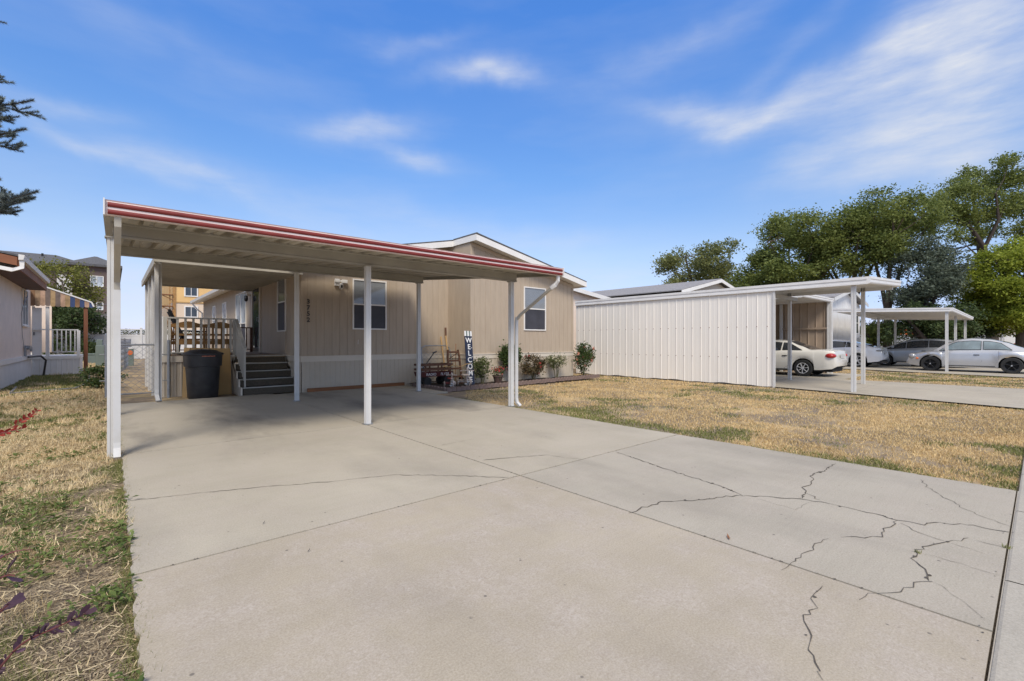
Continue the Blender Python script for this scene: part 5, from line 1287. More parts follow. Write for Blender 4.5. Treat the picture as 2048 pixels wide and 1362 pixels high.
    for i in range(9):
        f = i/8; x, y_ = a[0]+(b[0]-a[0])*f, a[1]+(b[1]-a[1])*f; m = MB(); m.box(x-.2, x+.2, y_-.2, y_+.1, -.2, 2.3); m.build('pier', M['vinyl'], t)
    t = thing('warehouse', (90, 5, 0), 'plain tan commercial building showing between the tree trunks', 'building')
    m = MB(); a = PD(92, 1905, 690); b = PD(82, 2140, 690); slab(m, a, b, 0, 5.6, 12); m.build('wall', M['skirt'], t)
    m = MB(); slab(m, (a[0]-.1,a[1]-.1), (b[0]-.1,b[1]-.1), 5.601, 5.85, 12.3); m.build('parapet', M['panel_brown'], t)
    m = MB(); slab(m, (a[0]-.06,a[1]-.06), (b[0]-.06,b[1]-.06), 0, 2.6, .05); m.build('base_course', M['panel_brown'], t)
    t = thing('store_building', (95, 14, 0), 'distant white building with orange bands behind the forked tree', 'building')
    m = MB(); a = PD(85, 1782, 690); b = PD(85, 1845, 690); slab(m, a, b, 0, 3.0, 8); c = PD(85, 1818, 690); slab(m, a, c, 3.0, 4.6, 5); m.build('wall', M['vinyl'], t)
    for z0, z1, e in ((2.1, 2.65, b), (3.05, 3.5, c), (3.9, 4.35, c)):
        m = MB(); slab(m, (a[0]-.1,a[1]-.06), (e[0]-.1,e[1]-.06), z0, z1, .1); m.build('orange_band', M['orange'], t)
    t = thing('shed', (60, 14, 0), 'small low white shed with shallow roof beyond the white car', 'shed')
    m = MB(); a = PD(52, 1752, 690); b = PD(52, 1786, 690); slab(m, a, b, -.2, 1.55, 3); m.build('wall', M['vinyl'], t)
    m = MB(); slab(m, (a[0]-.15,a[1]-.15), (b[0]+.1,b[1]-.15), 1.551, 1.75, 3.4); m.build('roof', M['shingle_grey'], t)
build_neighbours()

# ================================================================== CARS
def interp(tab, y):
    if y <= tab[0][0]: return tab[0][1]
    for (a, p), (b, q) in zip(tab[:-1], tab[1:]):
        if y <= b:
            f = (y-a)/(b-a); f2 = f*f*(3-2*f); f = .45*f2+.55*f
            return p+(q-p)*f
    return tab[-1][1]
def build_car(name, loc, rz, label, paint, spec, group=None):
    """local: +y nose, -x near side. spec holds profiles of the real body"""
    t = thing(name, loc, label, 'car', group, rz=rz, world=False)
    W = spec['w']/2; belt = spec['belt']; roof = spec['roof']; wid = spec['wid']; low = spec['low']; yr, yf = spec['wheels']; rw = spec['tyre']; ra = rw+.055
    y0, y1 = belt[0][0], belt[-1][0]
    ys = set(np.linspace(y0, y1, 70).tolist())
    for yc in (yr, yf):
        for k in range(17): ys.add(yc-ra*math.cos(PI*k/16))
        ys.add(yc-ra-.012); ys.add(yc+ra+.012)
    ys = sorted(ys); ys = [ys[0]]+[b for a, b in zip(ys[:-1], ys[1:]) if b-a > .006]
    rings = []; info = []
    for y in ys:
        zb = interp(belt, y); w = W*interp(wid, y); zl = interp(low, y); arch = False
        for yc in (yr, yf):
            if abs(y-yc) < ra: zl = max(zl, rw+math.sqrt(max(0, ra*ra-(y-yc)**2))); arch = True
        zl = min(zl, zb-.06)
        fl = 1.0
        if spec.get('fender'):
            for yc in (yr, yf): fl = max(fl, 1+spec['fender']*math.exp(-((y-yc)/.44)**4))
        zr = interp(roof, y) if roof[0][0] < y < roof[-1][0] else zb
        gh = max(0, zr-zb); has = gh > .02
        H = zb-zl
        wr = W*interp(spec['roofw'], y) if has else w*.80
        inn = W*.93 if spec.get('fender') else w
        pts = [(w*fl*.965, zl), (w*fl, zl+H*.22), (w*fl*1.0, zl+H*.5), (w*(1+(fl-1)*.75)*.985, zl+H*.78), (w*(1+(fl-1)*.2)*.955, zb-.028), (w*.925, zb)]
        if has:
            g = min(1, gh/.35); e = w*.90
            xr = e+(wr-e)*g
            pts += [(xr, zb+gh*.86 if gh > .1 else zb+gh*.6), (xr*.92, zb+gh*.965), (xr*.6, zb+gh*1.0), (0, zb+gh*1.0+.015*g)]
        else:
            cr = spec.get('crown', .035)
            pts += [(w*.80, zb+cr*.35), (w*.70, zb+cr*.5), (w*.4, zb+cr*.85), (0, zb+cr)]
        full = [(-x, y, z) for x, z in pts]+[(x, y, z) for x, z in pts[-2::-1]]
        rings.append(full); info.append((y, zb, gh, pts))
    m = MB(); m.loft(rings, True, True, closed=False)
    o = smooth_by_angle(m.build('body', paint, t), 38)
    # underbody and wheel housings
    m = MB(); m.box(-W*.72, W*.72, y0+.15, y1-.2, .2, .62); m.box(-W*.9, W*.9, yr+ra+.02, yf-ra-.02, .22, .5); m.build('underbody', M['dark'], t)
    # glass laid on the body surface: side panes between belt and roof rail
    def at(y):
        zb = interp(belt, y); gh = interp(roof, y)-zb; w = W*interp(wid, y)*.925; e = W*interp(wid, y)*.90; g = min(1, gh/.35); xr = e+(W*interp(spec['roofw'], y)-e)*g
        return w, zb, xr, zb+gh*.86, gh
    for s in (-1, 1):
        for (ya, yb, la, lb) in spec['sides']:
            m = MB(); n = 14; vs = []
            for i in range(n+1):
                for f in (0, 1):
                    y = ya+(yb-ya)*i/n
                    y2 = y if f == 0 else (ya+la)+(yb+lb-ya-la)*i/n
                    w, zb, xr, zt, gh = at(y2); u = .10 if f == 0 else .93
                    lim = interp(roof, y2)-.055
                    z = zb+(zt-zb)*u; x = w+(xr-w)*u+.009; vs.append((s*x, y2, min(z, max(lim, zb+.02))))
            m.add(vs, [(2*i, 2*i+2, 2*i+3, 2*i+1) for i in range(n)]); pn = m.build('side_window', M[spec.get('glass', 'car_glass')], t); q = MB(); q.tube(vs[0::2]+vs[1::2][::-1]+[vs[0]], .011, 5); q.build('window_seal', M['dark'], pn)
    for nm, (ya, yb) in (('rear_window', spec['rear']), ('windshield', spec['front'])):
        m = MB(); n = 10; vs = []; k = 9
        for i in range(n+1):
            y = ya+(yb-ya)*i/n; w, zb, xr, zt, gh = at(y); zz = interp(roof, y)
            for j in range(k):
                f = (j/(k-1))*2-1; x = f*xr*.86; z = zz+.012*min(1, gh/.35)*(1-abs(f))+.008-(.035*gh*max(0, abs(f)-.6)/.3 if gh > .05 else 0)
                vs.append((x, y, z))
        m.add(vs, [(i*k+j, i*k+j+1, (i+1)*k+j+1, (i+1)*k+j) for i in range(n) for j in range(k-1)]); m.build(nm, M['car_glass'], t, True)
    # wheels
    for yc in (yr, yf):
        for s in (-1, 1):
            xw = s*(W*interp(wid, yc)*(1+spec.get('fender', 0))-.105)
            m = MB(Matrix.Translation((xw, yc, rw))); ri = rw*spec.get('rimr', .63)
            m.lathe([(ri,-.10),(rw*.93,-.105),(rw,-.075),(rw,.075),(rw*.93,.105),(ri,.10)], 36, axis='x', cap=False); w = smooth_by_angle(m.build('wheel', M['rubber'], t), 40)
            rm = MB(Matrix.Translation((xw+s*.08, yc, rw))); rm.lathe([(ri*.9,-.01),(ri*.9,.018),(ri*1.01,.022),(ri*1.01,-.01)] if s > 0 else [(ri*.9,.01),(ri*.9,-.018),(ri*1.01,-.022),(ri*1.01,.01)], 36, axis='x', cap=False)
            ns = spec['spokes']
            for k in range(ns):
                a = 2*PI*k/ns+.3
                for q in ((-.09, .09) if spec.get('split') else (0,)):
                    p = [(s*.012, ri*.12*math.cos(a), ri*.12*math.sin(a)), (s*.014, ri*.95*math.cos(a+q*1.6), ri*.95*math.sin(a+q*1.6))]
                    rm.tube(p, .02, flat=(.05*spec.get('spw', 1), .02))
            rm.lathe([(.001,s*.03),(ri*.2,s*.026),(ri*.24,-.005*s),(.001,-.006*s)], 14, axis='x')
            rm.build('rim', M[spec['rim']], w)
            bm_ = MB(Matrix.Translation((xw+s*.03, yc, rw))); bm_.lathe([(.001,0),(ri*.98,0)], 24, axis='x', cap=False); bm_.build('brake_disc', M['dark'], w)
            if spec['rim'] == 'rim_black':
                c = MB(Matrix.Translation((xw+s*.112, yc, rw))); c.lathe([(.001,0),(.028,0),(.028,-.004*s)], 10, axis='x'); c.build('hub_cap', M['chrome'], w)
    # door seams, handles, mirrors
    def sidex(y, z):
        best = None
        for (yy, zb, gh, pts) in info:
            if best is None or abs(yy-y) < abs(best[0]-y): best = (yy, pts)
        pts = best[1]
        for (xa, za), (xb, zz) in zip(pts[:-1], pts[1:]):
            if za <= z <= zz: return xa+(xb-xa)*(z-za)/(zz-za+1e-9)
        return pts[2][0]
    for s in (-1, 1):
        m = MB()
        for line in spec['seams']:
            m.tube([(s*(sidex(y, z)+.0005), y, z) for y, z in line], .004, 4)
        m.build('door_seam', M['dark'], t)
        for y, z in spec['handles']:
            m = MB(); x = sidex(y, z); m.tube([(s*(x-.01), y-.09, z), (s*(x+.022), y-.06, z+.004), (s*(x+.022), y+.06, z+.004), (s*(x-.01), y+.09, z)], .016, 6); m.build('door_handle', M[spec.get('handlemat', 'dark')], t)
        y, z = spec['mirror']; x = sidex(y, z-.05)
        m = MB(); m.tube([(s*(x-.06), y, z-.04), (s*(x+.04), y, z), (s*(x+.13), y-.02, z+.03), (s*(x+.17), y-.03, z+.03)], [.03, .05, .075, .03], 8); m.build('mirror', paint, t, True)
        # sill strip
        m = MB(); m.tube([(s*(sidex(yr+ra+.1, .28)+.004), yr+ra+.1, .27), (s*(sidex(yf-ra-.1, .28)+.004), yf-ra-.1, .27)], .018, 6); m.build('sill_strip', M['dark'], t)
    for nm, mt, (x, y, z), (a, b, c) in spec['lamps']:
        for s in (-1, 1):
            m = MB(Matrix.Translation((s*x, y, z)) @ Matrix.Diagonal((a, b, c, 1)))
            m.lathe([(math.sin(PI*k/8), -math.cos(PI*k/8)) for k in range(9)], 16); m.build(nm, M[mt], t, True)
    m = MB(); m.box(-.26, .26, y0-.012, y0-.002, spec['plate'], spec['plate']+.15); m.build('licence_plate', M['plate'], t)
    for nm, mt, (xa, xb, ya, yb, za, zb) in spec.get('extra', []):
        m = MB(); m.bbox(xa, xb, ya, yb, za, zb, .01); m.build(nm, M[mt], t)
    return t
seam4 = [[(-.42,.30),(-.45,.6),(-.45,.88)], [(.58,.30),(.58,.6),(.56,.88)]]
SEDAN = dict(w=1.86, wheels=(-1.36, 1.46), tyre=.325, rim='chrome', spokes=7, spw=1.1, split=False, rimr=.64,
    belt=[(-2.44,.62),(-2.42,.80),(-2.36,.99),(-1.9,1.03),(-1.0,1.0),(0,.95),(.9,.94),(1.4,.92),(2.1,.80),(2.38,.66),(2.44,.5)],
    roof=[(-1.62,1.03),(-1.2,1.20),(-.75,1.385),(-.3,1.43),(.2,1.43),(.5,1.38),(.95,1.14),(1.25,.94)],
    wid=[(-2.44,.74),(-2.38,.85),(-2.1,.95),(-1.5,.99),(0,1),(1.5,.98),(2.1,.92),(2.36,.80),(2.44,.64)], roofw=[(-1.6,.62),(-.7,.66),(.4,.67),(1.2,.66)],
    low=[(-2.44,.42),(-2.3,.32),(-1.9,.27),(0,.23),(1.9,.24),(2.3,.28),(2.44,.38)],
    sides=[(-1.32,-.62,.45,-.0),(-.55,.06,.0,0),(.12,1.02,0,-.42)], rear=(-1.56,-.82), front=(.52,1.2),
    seams=[[(-1.05,.62),(-.98,.8),(-.9,.93)],[(-.7,.30),(-.85,.42),(-1.02,.6)],[(.1,.27),(.1,.6),(.1,.92)],[(1.02,.27),(1.05,.6),(1.02,.9)]], handles=[(-.72,.80),(.28,.80)], handlemat='dark', mirror=(.92,1.0),
    lamps=[('tail_lamp','tail',(.74,-2.24,.82),(.20,.19,.105)),('headlamp','lamp_clear',(.66,2.28,.66),(.2,.16,.09))], plate=.72, glass='car_glass')
TESLA = dict(w=1.95, wheels=(-1.46, 1.50), tyre=.345, rim='chrome', spokes=5, split=True, spw=.8, rimr=.72,
    belt=[(-2.48,.60),(-2.46,.82),(-2.38,1.0),(-1.9,1.06),(-1.1,1.02),(0,.95),(.9,.93),(1.5,.90),(2.1,.78),(2.4,.62),(2.48,.48)],
    roof=[(-2.2,1.02),(-1.6,1.21),(-.9,1.385),(-.3,1.44),(.2,1.44),(.6,1.37),(1.1,1.13),(1.5,.91)],
    wid=[(-2.48,.72),(-2.4,.84),(-2.1,.93),(-1.5,1),(0,.98),(1.5,.98),(2.1,.92),(2.38,.78),(2.48,.6)], roofw=[(-2.2,.6),(-1,.64),(.4,.66),(1.4,.66)],
    low=[(-2.48,.40),(-2.3,.30),(-1.9,.25),(0,.2),(1.9,.2),(2.3,.24),(2.48,.34)],
    sides=[(-1.5,-.95,.3,0),(-.9,-.1,0,0),(-.04,1.2,0,-.6)], rear=(-2.1,-1.0), front=(.6,1.45),
    seams=[[(-.95,.62),(-.9,.8),(-.88,.95)],[(-.05,.25),(-.05,.6),(-.05,.92)],[(1.05,.25),(1.08,.6),(1.05,.9)]], handles=[(-.7,.80),(.2,.79)], mirror=(1.05,1.0),
    lamps=[('tail_lamp','lamp_clear',(.66,-2.33,.87),(.28,.17,.055)),('headlamp','lamp_clear',(.72,2.25,.62),(.2,.18,.06))], plate=.62, extra=[('rear_diffuser','black',(-.72,.72,-2.42,-2.2,.22,.36))])
HATCH = dict(w=1.80, wheels=(-1.32, 1.32), tyre=.32, rim='chrome', spokes=6, rimr=.62,
    belt=[(-2.12,.58),(-2.10,.85),(-2.02,1.02),(-1.5,1.05),(-.6,1.0),(.4,.95),(1.1,.92),(1.6,.86),(2.05,.72),(2.22,.56),(2.26,.45)],
    roof=[(-2.05,1.02),(-1.7,1.28),(-1.2,1.42),(-.5,1.48),(.1,1.46),(.6,1.33),(1.2,1.08),(1.6,.86)],
    wid=[(-2.12,.78),(-2.05,.88),(-1.8,.95),(-1.2,1),(1.2,.99),(1.8,.92),(2.15,.76),(2.26,.6)], roofw=[(-2,.62),(-1,.67),(.4,.66),(1.5,.64)],
    low=[(-2.12,.4),(-1.95,.3),(-1.6,.24),(1.6,.22),(2.0,.26),(2.26,.36)],
    sides=[(-1.5,-.5,.35,0),(-.44,.4,0,0),(.46,1.3,0,-.55)], rear=(-1.98,-1.35), front=(.5,1.52),
    seams=[[(-.5,.27),(-.5,.6),(-.48,.96)],[(.42,.25),(.42,.6),(.42,.92)]], handles=[(-.9,.86),(-.3,.84)], mirror=(1.0,1.02),
    lamps=[('tail_lamp','tail',(.72,-1.98,.9),(.13,.14,.13)),('headlamp','lamp_clear',(.68,2.02,.66),(.2,.17,.09))], plate=.6)
BEETLE = dict(w=1.68, wheels=(-1.27, 1.27), tyre=.335, rim='rim_black', spokes=5, spw=1.9, rimr=.68, fender=.115, crown=.06,
    belt=[(-2.10,.52),(-2.06,.72),(-1.95,.86),(-1.6,.95),(-1.0,.97),(0,.94),(.75,.93),(1.2,.90),(1.7,.80),(2.0,.66),(2.12,.54),(2.17,.44)],
    roof=[(-1.95,.88),(-1.5,1.13),(-1.1,1.32),(-.6,1.45),(-.1,1.49),(.35,1.44),(.75,1.26),(1.1,1.02),(1.25,.91)],
    wid=[(-2.10,.70),(-2.0,.84),(-1.7,.94),(-1.2,1),(0,.99),(1.2,.98),(1.7,.92),(2.05,.74),(2.17,.56)], roofw=[(-1.9,.6),(-1,.68),(.3,.70),(1.2,.68)],
    low=[(-2.10,.40),(-1.95,.30),(-1.7,.26),(0,.20),(1.7,.22),(1.95,.25),(2.17,.34)],
    sides=[(-1.28,-.42,.33,0),(-.36,.98,0,-.42)], rear=(-1.85,-1.0), front=(.4,1.16),
    seams=[[(-.30,.27),(-.38,.5),(-.40,.93)],[(.86,.27),(.84,.6),(.84,.9)]], handles=[(-.22,.76)], mirror=(.78,1.0),
    lamps=[('headlamp','lamp_clear',(.60,1.93,.66),(.15,.15,.14)),('tail_lamp','tail',(.62,-1.92,.74),(.14,.12,.12)),('side_marker','orange',(.815,1.74,.57),(.02,.05,.045))], plate=.56, glass='car_glass_pale')
build_car('parked_car', (21.25, 7.48, -.1), 0, 'cream white four-door sedan parked under the carport beside the tan ribbed wall', M['car_cream'], SEDAN)
build_car('parked_car', (30.55, 7.82, -.09), 0, 'bright white hatchback with dark slim tail lamps parked tail to the street', M['car_white'], TESLA)
build_car('parked_car', (33.0, 4.35, -.09), 0, 'dark grey tinted hatchback parked behind the silver rounded coupe', M['car_grey'], HATCH)
build_car('parked_car', (29.26, 2.09, -.09), 0, 'silver rounded two-door coupe with black wheels', M['car_silver'], BEETLE)
p = PD(47, 2062, 690); build_car('parked_car', (p[0], p[1], -.1), R(75), 'red car parked at the white boundary wall beyond the rounded silver coupe', M['car_red'], HATCH)

# ================================================================== TREES
def tree(name, label, base, limbs, clumps, lmat, nleaf, lsize, bark='bark', tr=.3, group=None, cat='tree', flat=.85, spread=.34):
    """base (x,y), limbs: list of polylines of (dx,dy,z,r) relative to the base; clumps: (dx,dy,z,radius)"""
    x, y = base; g = gz(x) if x > 0 else -.03
    t = thing(name, (x, y, g), label, cat, group)
    m = MB()
    for lb in limbs: m.tube([(x+a, y+b, g-.2+z if z == 0 else g+z) for a, b, z, r in lb], [r for _, _, _, r in lb], 8)
    # twigs reaching into every clump from the nearest limb point
    nodes = [(a, b, z, r) for lb in limbs for a, b, z, r in lb[1:]]
    rr = random.Random(len(clumps))
    for (a, b, z, rad) in clumps:
        c = min(nodes, key=lambda q: (q[0]-a)**2+(q[1]-b)**2+(q[2]-z)**2*1.6+(0 if q[2] < z+.3 else 6))
        mid = ((c[0]+a)/2+rr.uniform(-.3, .3), (c[1]+b)/2+rr.uniform(-.3, .3), (c[2]+z)/2-.1*rad)
        m.tube([(x+c[0],y+c[1],g+c[2]), (x+mid[0],y+mid[1],g+mid[2]), (x+a,y+b,g+z)], [max(.03, min(c[3]*.6, .12)), .05, .02], 5)
    smooth_by_angle(m.build('trunk', M[bark], t), 60)
    C = np.array([(x+a, y+b, g+z) for a, b, z, _ in clumps]); RD = np.array([c[3] for c in clumps])
    wgt = RD**2/np.sum(RD**2); pts = []
    for c, r, w in zip(C, RD, wgt):
        n = int(nleaf*w*1.5); ns = max(6, int(15*r)); u = rng.normal(size=(ns, 3)); u /= np.linalg.norm(u, axis=1, keepdims=True)
        s = c+u*np.array([1, 1, flat])*r*rng.uniform(.35, 1.05, (ns, 1))
        k = rng.integers(0, ns, n); pts.append(s[k]+rng.normal(0, 1, (n, 3))*r*spread*np.array([.85, .85, .6]))
    P = np.concatenate(pts); tint = rng.normal(.42, .2, len(P))+.5*(vnoise(P[:, 0]+P[:, 2], P[:, 1]+P[:, 2]*.7, .5, 61)-.5)
    np_mesh('crown', leaf_quads(P, lsize*.82, .4, .62), 4, M[lmat], t, tint=tint)
    return t
def crown_clumps(n, rx, ry, z0, z1, rmin, rmax, seed, shell=.5, top=1.0):
    r = random.Random(seed); out = []
    while len(out) < n:
        u, v, w = r.uniform(-1, 1), r.uniform(-1, 1), r.uniform(-1, 1); q = u*u+v*v+w*w
        if q > 1 or q < shell*shell*r.random(): continue
        out.append((u*rx, v*ry, (z0+z1)/2+w*(z1-z0)/2, r.uniform(rmin, rmax)))
    return out
def sway_limbs(h, n, rx, seed, r0=.35, fork=.3, lean=(0, 0)):
    r = random.Random(seed); fz = h*fork; L_ = [[(0,0,0,r0*1.25),(lean[0]*.2,lean[1]*.2,fz*.4,r0),(lean[0]*.5,lean[1]*.5,fz,r0*.9)]]
    for k in range(n):
        a = 2*PI*k/n+r.uniform(-.5, .5); ex = rx*r.uniform(.35, .8); zt = h*r.uniform(.58, .80)
        L_.append([(lean[0]*.5,lean[1]*.5,fz,r0*.7),(lean[0]*.6+ex*.3*math.cos(a)+r.uniform(-.3,.3),lean[1]*.6+ex*.3*math.sin(a),fz+(zt-fz)*.35,r0*.5),(lean[0]+ex*.65*math.cos(a)+r.uniform(-.4,.4),lean[1]+ex*.65*math.sin(a),fz+(zt-fz)*.68,r0*.33),(lean[0]+ex*math.cos(a),lean[1]+ex*math.sin(a),zt,r0*.12)])
    return L_
def sized(d, px): return px*d/FP
def row_tree(name, label, d, px, ytop, ylow, halfpx, n, lmat, nleaf, seed, bark='bark', ls=.34, fork=.3, nl=5, r0=.35, rmin=.9, rmax=1.7, yoff=0, cat='tree', shell=.5, depthk=.8, spread=.34, group='tall trees along the street'):
    X, Y, zt = PD(d, px, ytop); zl = EYE+(680-ylow)*d/FP; rx = sized(d, halfpx)
    cl = crown_clumps(n, rx*.86, rx*depthk, zl+rmin*.6, zt-rmin*.6, rmin, rmax, seed, shell)
    return tree(name, label, (X, Y), sway_limbs(zt, nl, rx, seed, r0, fork), cl, lmat, nleaf, ls, bark, group=group, cat=cat, spread=spread)
row_tree('deciduous_tree', 'thin pale olive tree standing alone above the grey shingle roof', 62, 1402, 466, 625, 98, 46, 'leaf_elm2', 12500, 1, ls=.36, fork=.25, rmin=.9, rmax=1.6, shell=.5, nl=7)
row_tree('deciduous_tree', 'rounded mid green tree above the white fascia of the ribbed wall', 54, 1530, 498, 660, 78, 30, 'leaf_elm', 16000, 2, ls=.30, rmin=1.0, rmax=1.7)
row_tree('deciduous_tree', 'broad airy tree showing bare limbs behind the roof gable of the carport', 52, 1590, 420, 588, 108, 40, 'leaf_elm', 19000, 3, ls=.30, fork=.3, nl=6, rmin=.9, rmax=1.7, shell=.75)
row_tree('deciduous_tree', 'tall open-crowned tree with sky between its branches behind the flat carport', 50, 1700, 412, 560, 92, 34, 'leaf_elm', 17000, 4, ls=.29, nl=6, shell=.75)
row_tree('deciduous_tree', 'forked slender tree with a high crown behind the flat carport', 47, 1775, 372, 535, 84, 34, 'leaf_elm', 15000, 5, ls=.28, fork=.24, r0=.36, nl=4, shell=.7)
def giant():
    d = 56; X, Y, _ = PD(d, 1985, 690)
    rx = lambda px: (px-1985)*d/FP
    def P3(px, py, k=0): l = rx(px); return (l*RGT[0]+k*FWD[0], l*RGT[1]+k*FWD[1], EYE+(680-py)*d/FP)
    ln = lambda *q: [P3(px, py, k)+(r,) for px, py, k, r in q]
    limbs = [[(0,0,0,.62),P3(1985,640)+(.5,),P3(1982,600)+(.48,)], ln((1982,600,0,.45),(1955,560,-1,.38),(1935,500,-2,.28),(1905,455,-2,.2),(1870,430,-1,.1)),
        ln((1982,600,0,.42),(1985,540,1,.36),(1975,480,1,.3),(1985,420,2,.2),(1975,360,2,.1)), ln((1982,600,0,.4),(2005,540,-1,.33),(2015,480,-2,.26),(2040,430,-2,.18),(2060,390,-1,.1)),
        ln((1935,500,-2,.2),(1945,450,-3,.16),(1940,400,-3,.09)), ln((1985,540,1,.2),(2020,500,2,.15),(2060,470,2,.08)), ln((1955,560,-1,.2),(1920,530,-3,.13),(1885,500,-3,.06))]
    r = random.Random(9); cl = []
    spots = [(1870,425,34),(1845,455,26),(1900,395,38),(1935,360,36),(1960,340,24),(1985,330,22),(1990,370,44),(2030,350,30),(2060,360,44),(2100,400,50),(2050,410,46),(1950,410,40),(1910,440,34),(2010,420,38),(2080,470,50),(2040,460,34),(1880,470,26),(1985,455,26),(1940,470,22),(1915,500,18),(1860,490,20),(2120,440,50),(2010,330,18),(1880,385,24),(1830,420,26),(1850,520,20),(1895,430,30)]
    for px, py, rr in spots:
        for k in range(2): a = P3(px+r.uniform(-12,12), py+r.uniform(-6,8), r.uniform(-3.5,3.5)); cl.append(a+(rr*d/FP*.72,))
    tree('deciduous_tree', 'biggest tree with dark spreading limbs and a wide high crown beside the boundary wall', (X, Y), limbs, cl, 'leaf_elm', 34000, .30, 'bark_dark', group='tall trees along the street')
giant()
row_tree('olive_tree', 'silvery grey-green tree with drooping crown behind the flat carport', 44, 1850, 478, 640, 66, 34, 'leaf_blue', 15000, 8, bark='bark_dark', ls=.26, rmin=.8, rmax=1.4, group=None)
row_tree('shrub', 'dense dark green shrub behind the dark grey hatchback', 41, 1865, 600, 705, 74, 26, 'leaf_dark', 13000, 10, bark='bark_dark', ls=.24, fork=.15, rmin=.8, rmax=1.3, cat='shrub', shell=.3, group=None)
row_tree('shrub', 'dark green shrub standing behind the second front post of the flat carport', 45, 1930, 600, 705, 46, 16, 'leaf_dark', 9000, 14, bark='bark_dark', ls=.24, fork=.15, rmin=.8, rmax=1.3, cat='shrub', shell=.3, group=None)
row_tree('round_tree', 'bright lime green round-crowned tree with thick trunk in front of the warehouse', 42, 2045, 470, 668, 98, 110, 'leaf_lime', 42000, 11, ls=.25, fork=.3, nl=6, r0=.45, rmin=.8, rmax=1.2, shell=.75, depthk=.9, group=None)
row_tree('shrub', 'mid green bushy shrub between the white panelled home and the forked tree', 48, 1752, 632, 712, 36, 14, 'leaf_elm', 6000, 12, ls=.26, fork=.15, rmin=.6, rmax=1.0, cat='shrub', shell=.3, group=None)
row_tree('shrub', 'small yellowish shrub beside the rounded silver coupe', 40, 1910, 668, 705, 16, 7, 'leaf_yel', 1600, 15, ls=.2, fork=.15, rmin=.35, rmax=.6, cat='shrub', shell=.3, group=None)
# beyond the side yard
row_tree('deciduous_tree', 'loose yellow-green tree in front of the dark brown apartment block', 31, 122, 514, 640, 64, 34, 'leaf_yel', 5200, 21, ls=.17, fork=.3, nl=6, r0=.10, rmin=.45, rmax=.85, shell=.6, spread=.4, group=None)
row_tree('deciduous_tree', 'dark green leafy tree behind the small white porch railing', 30, 140, 606, 668, 66, 24, 'leaf_dark', 6500, 22, ls=.17, fork=.3, r0=.12, rmin=.5, rmax=.8, shell=.3, group=None)
row_tree('shrub', 'dark green rounded shrub growing behind the small white porch', 29.5, 140, 655, 722, 52, 18, 'leaf_dark', 6500, 23, ls=.13, fork=.1, r0=.06, rmin=.4, rmax=.6, shell=.2, cat='shrub', group=None)
bush('shrub', *G(200, 775)[:2], .62, 1.0, 900, .07, 'leaf_rose', 'low leafy green shrub growing in the dry grass near the carport post', cat='shrub', stems=6, low=.05, base=-.03)

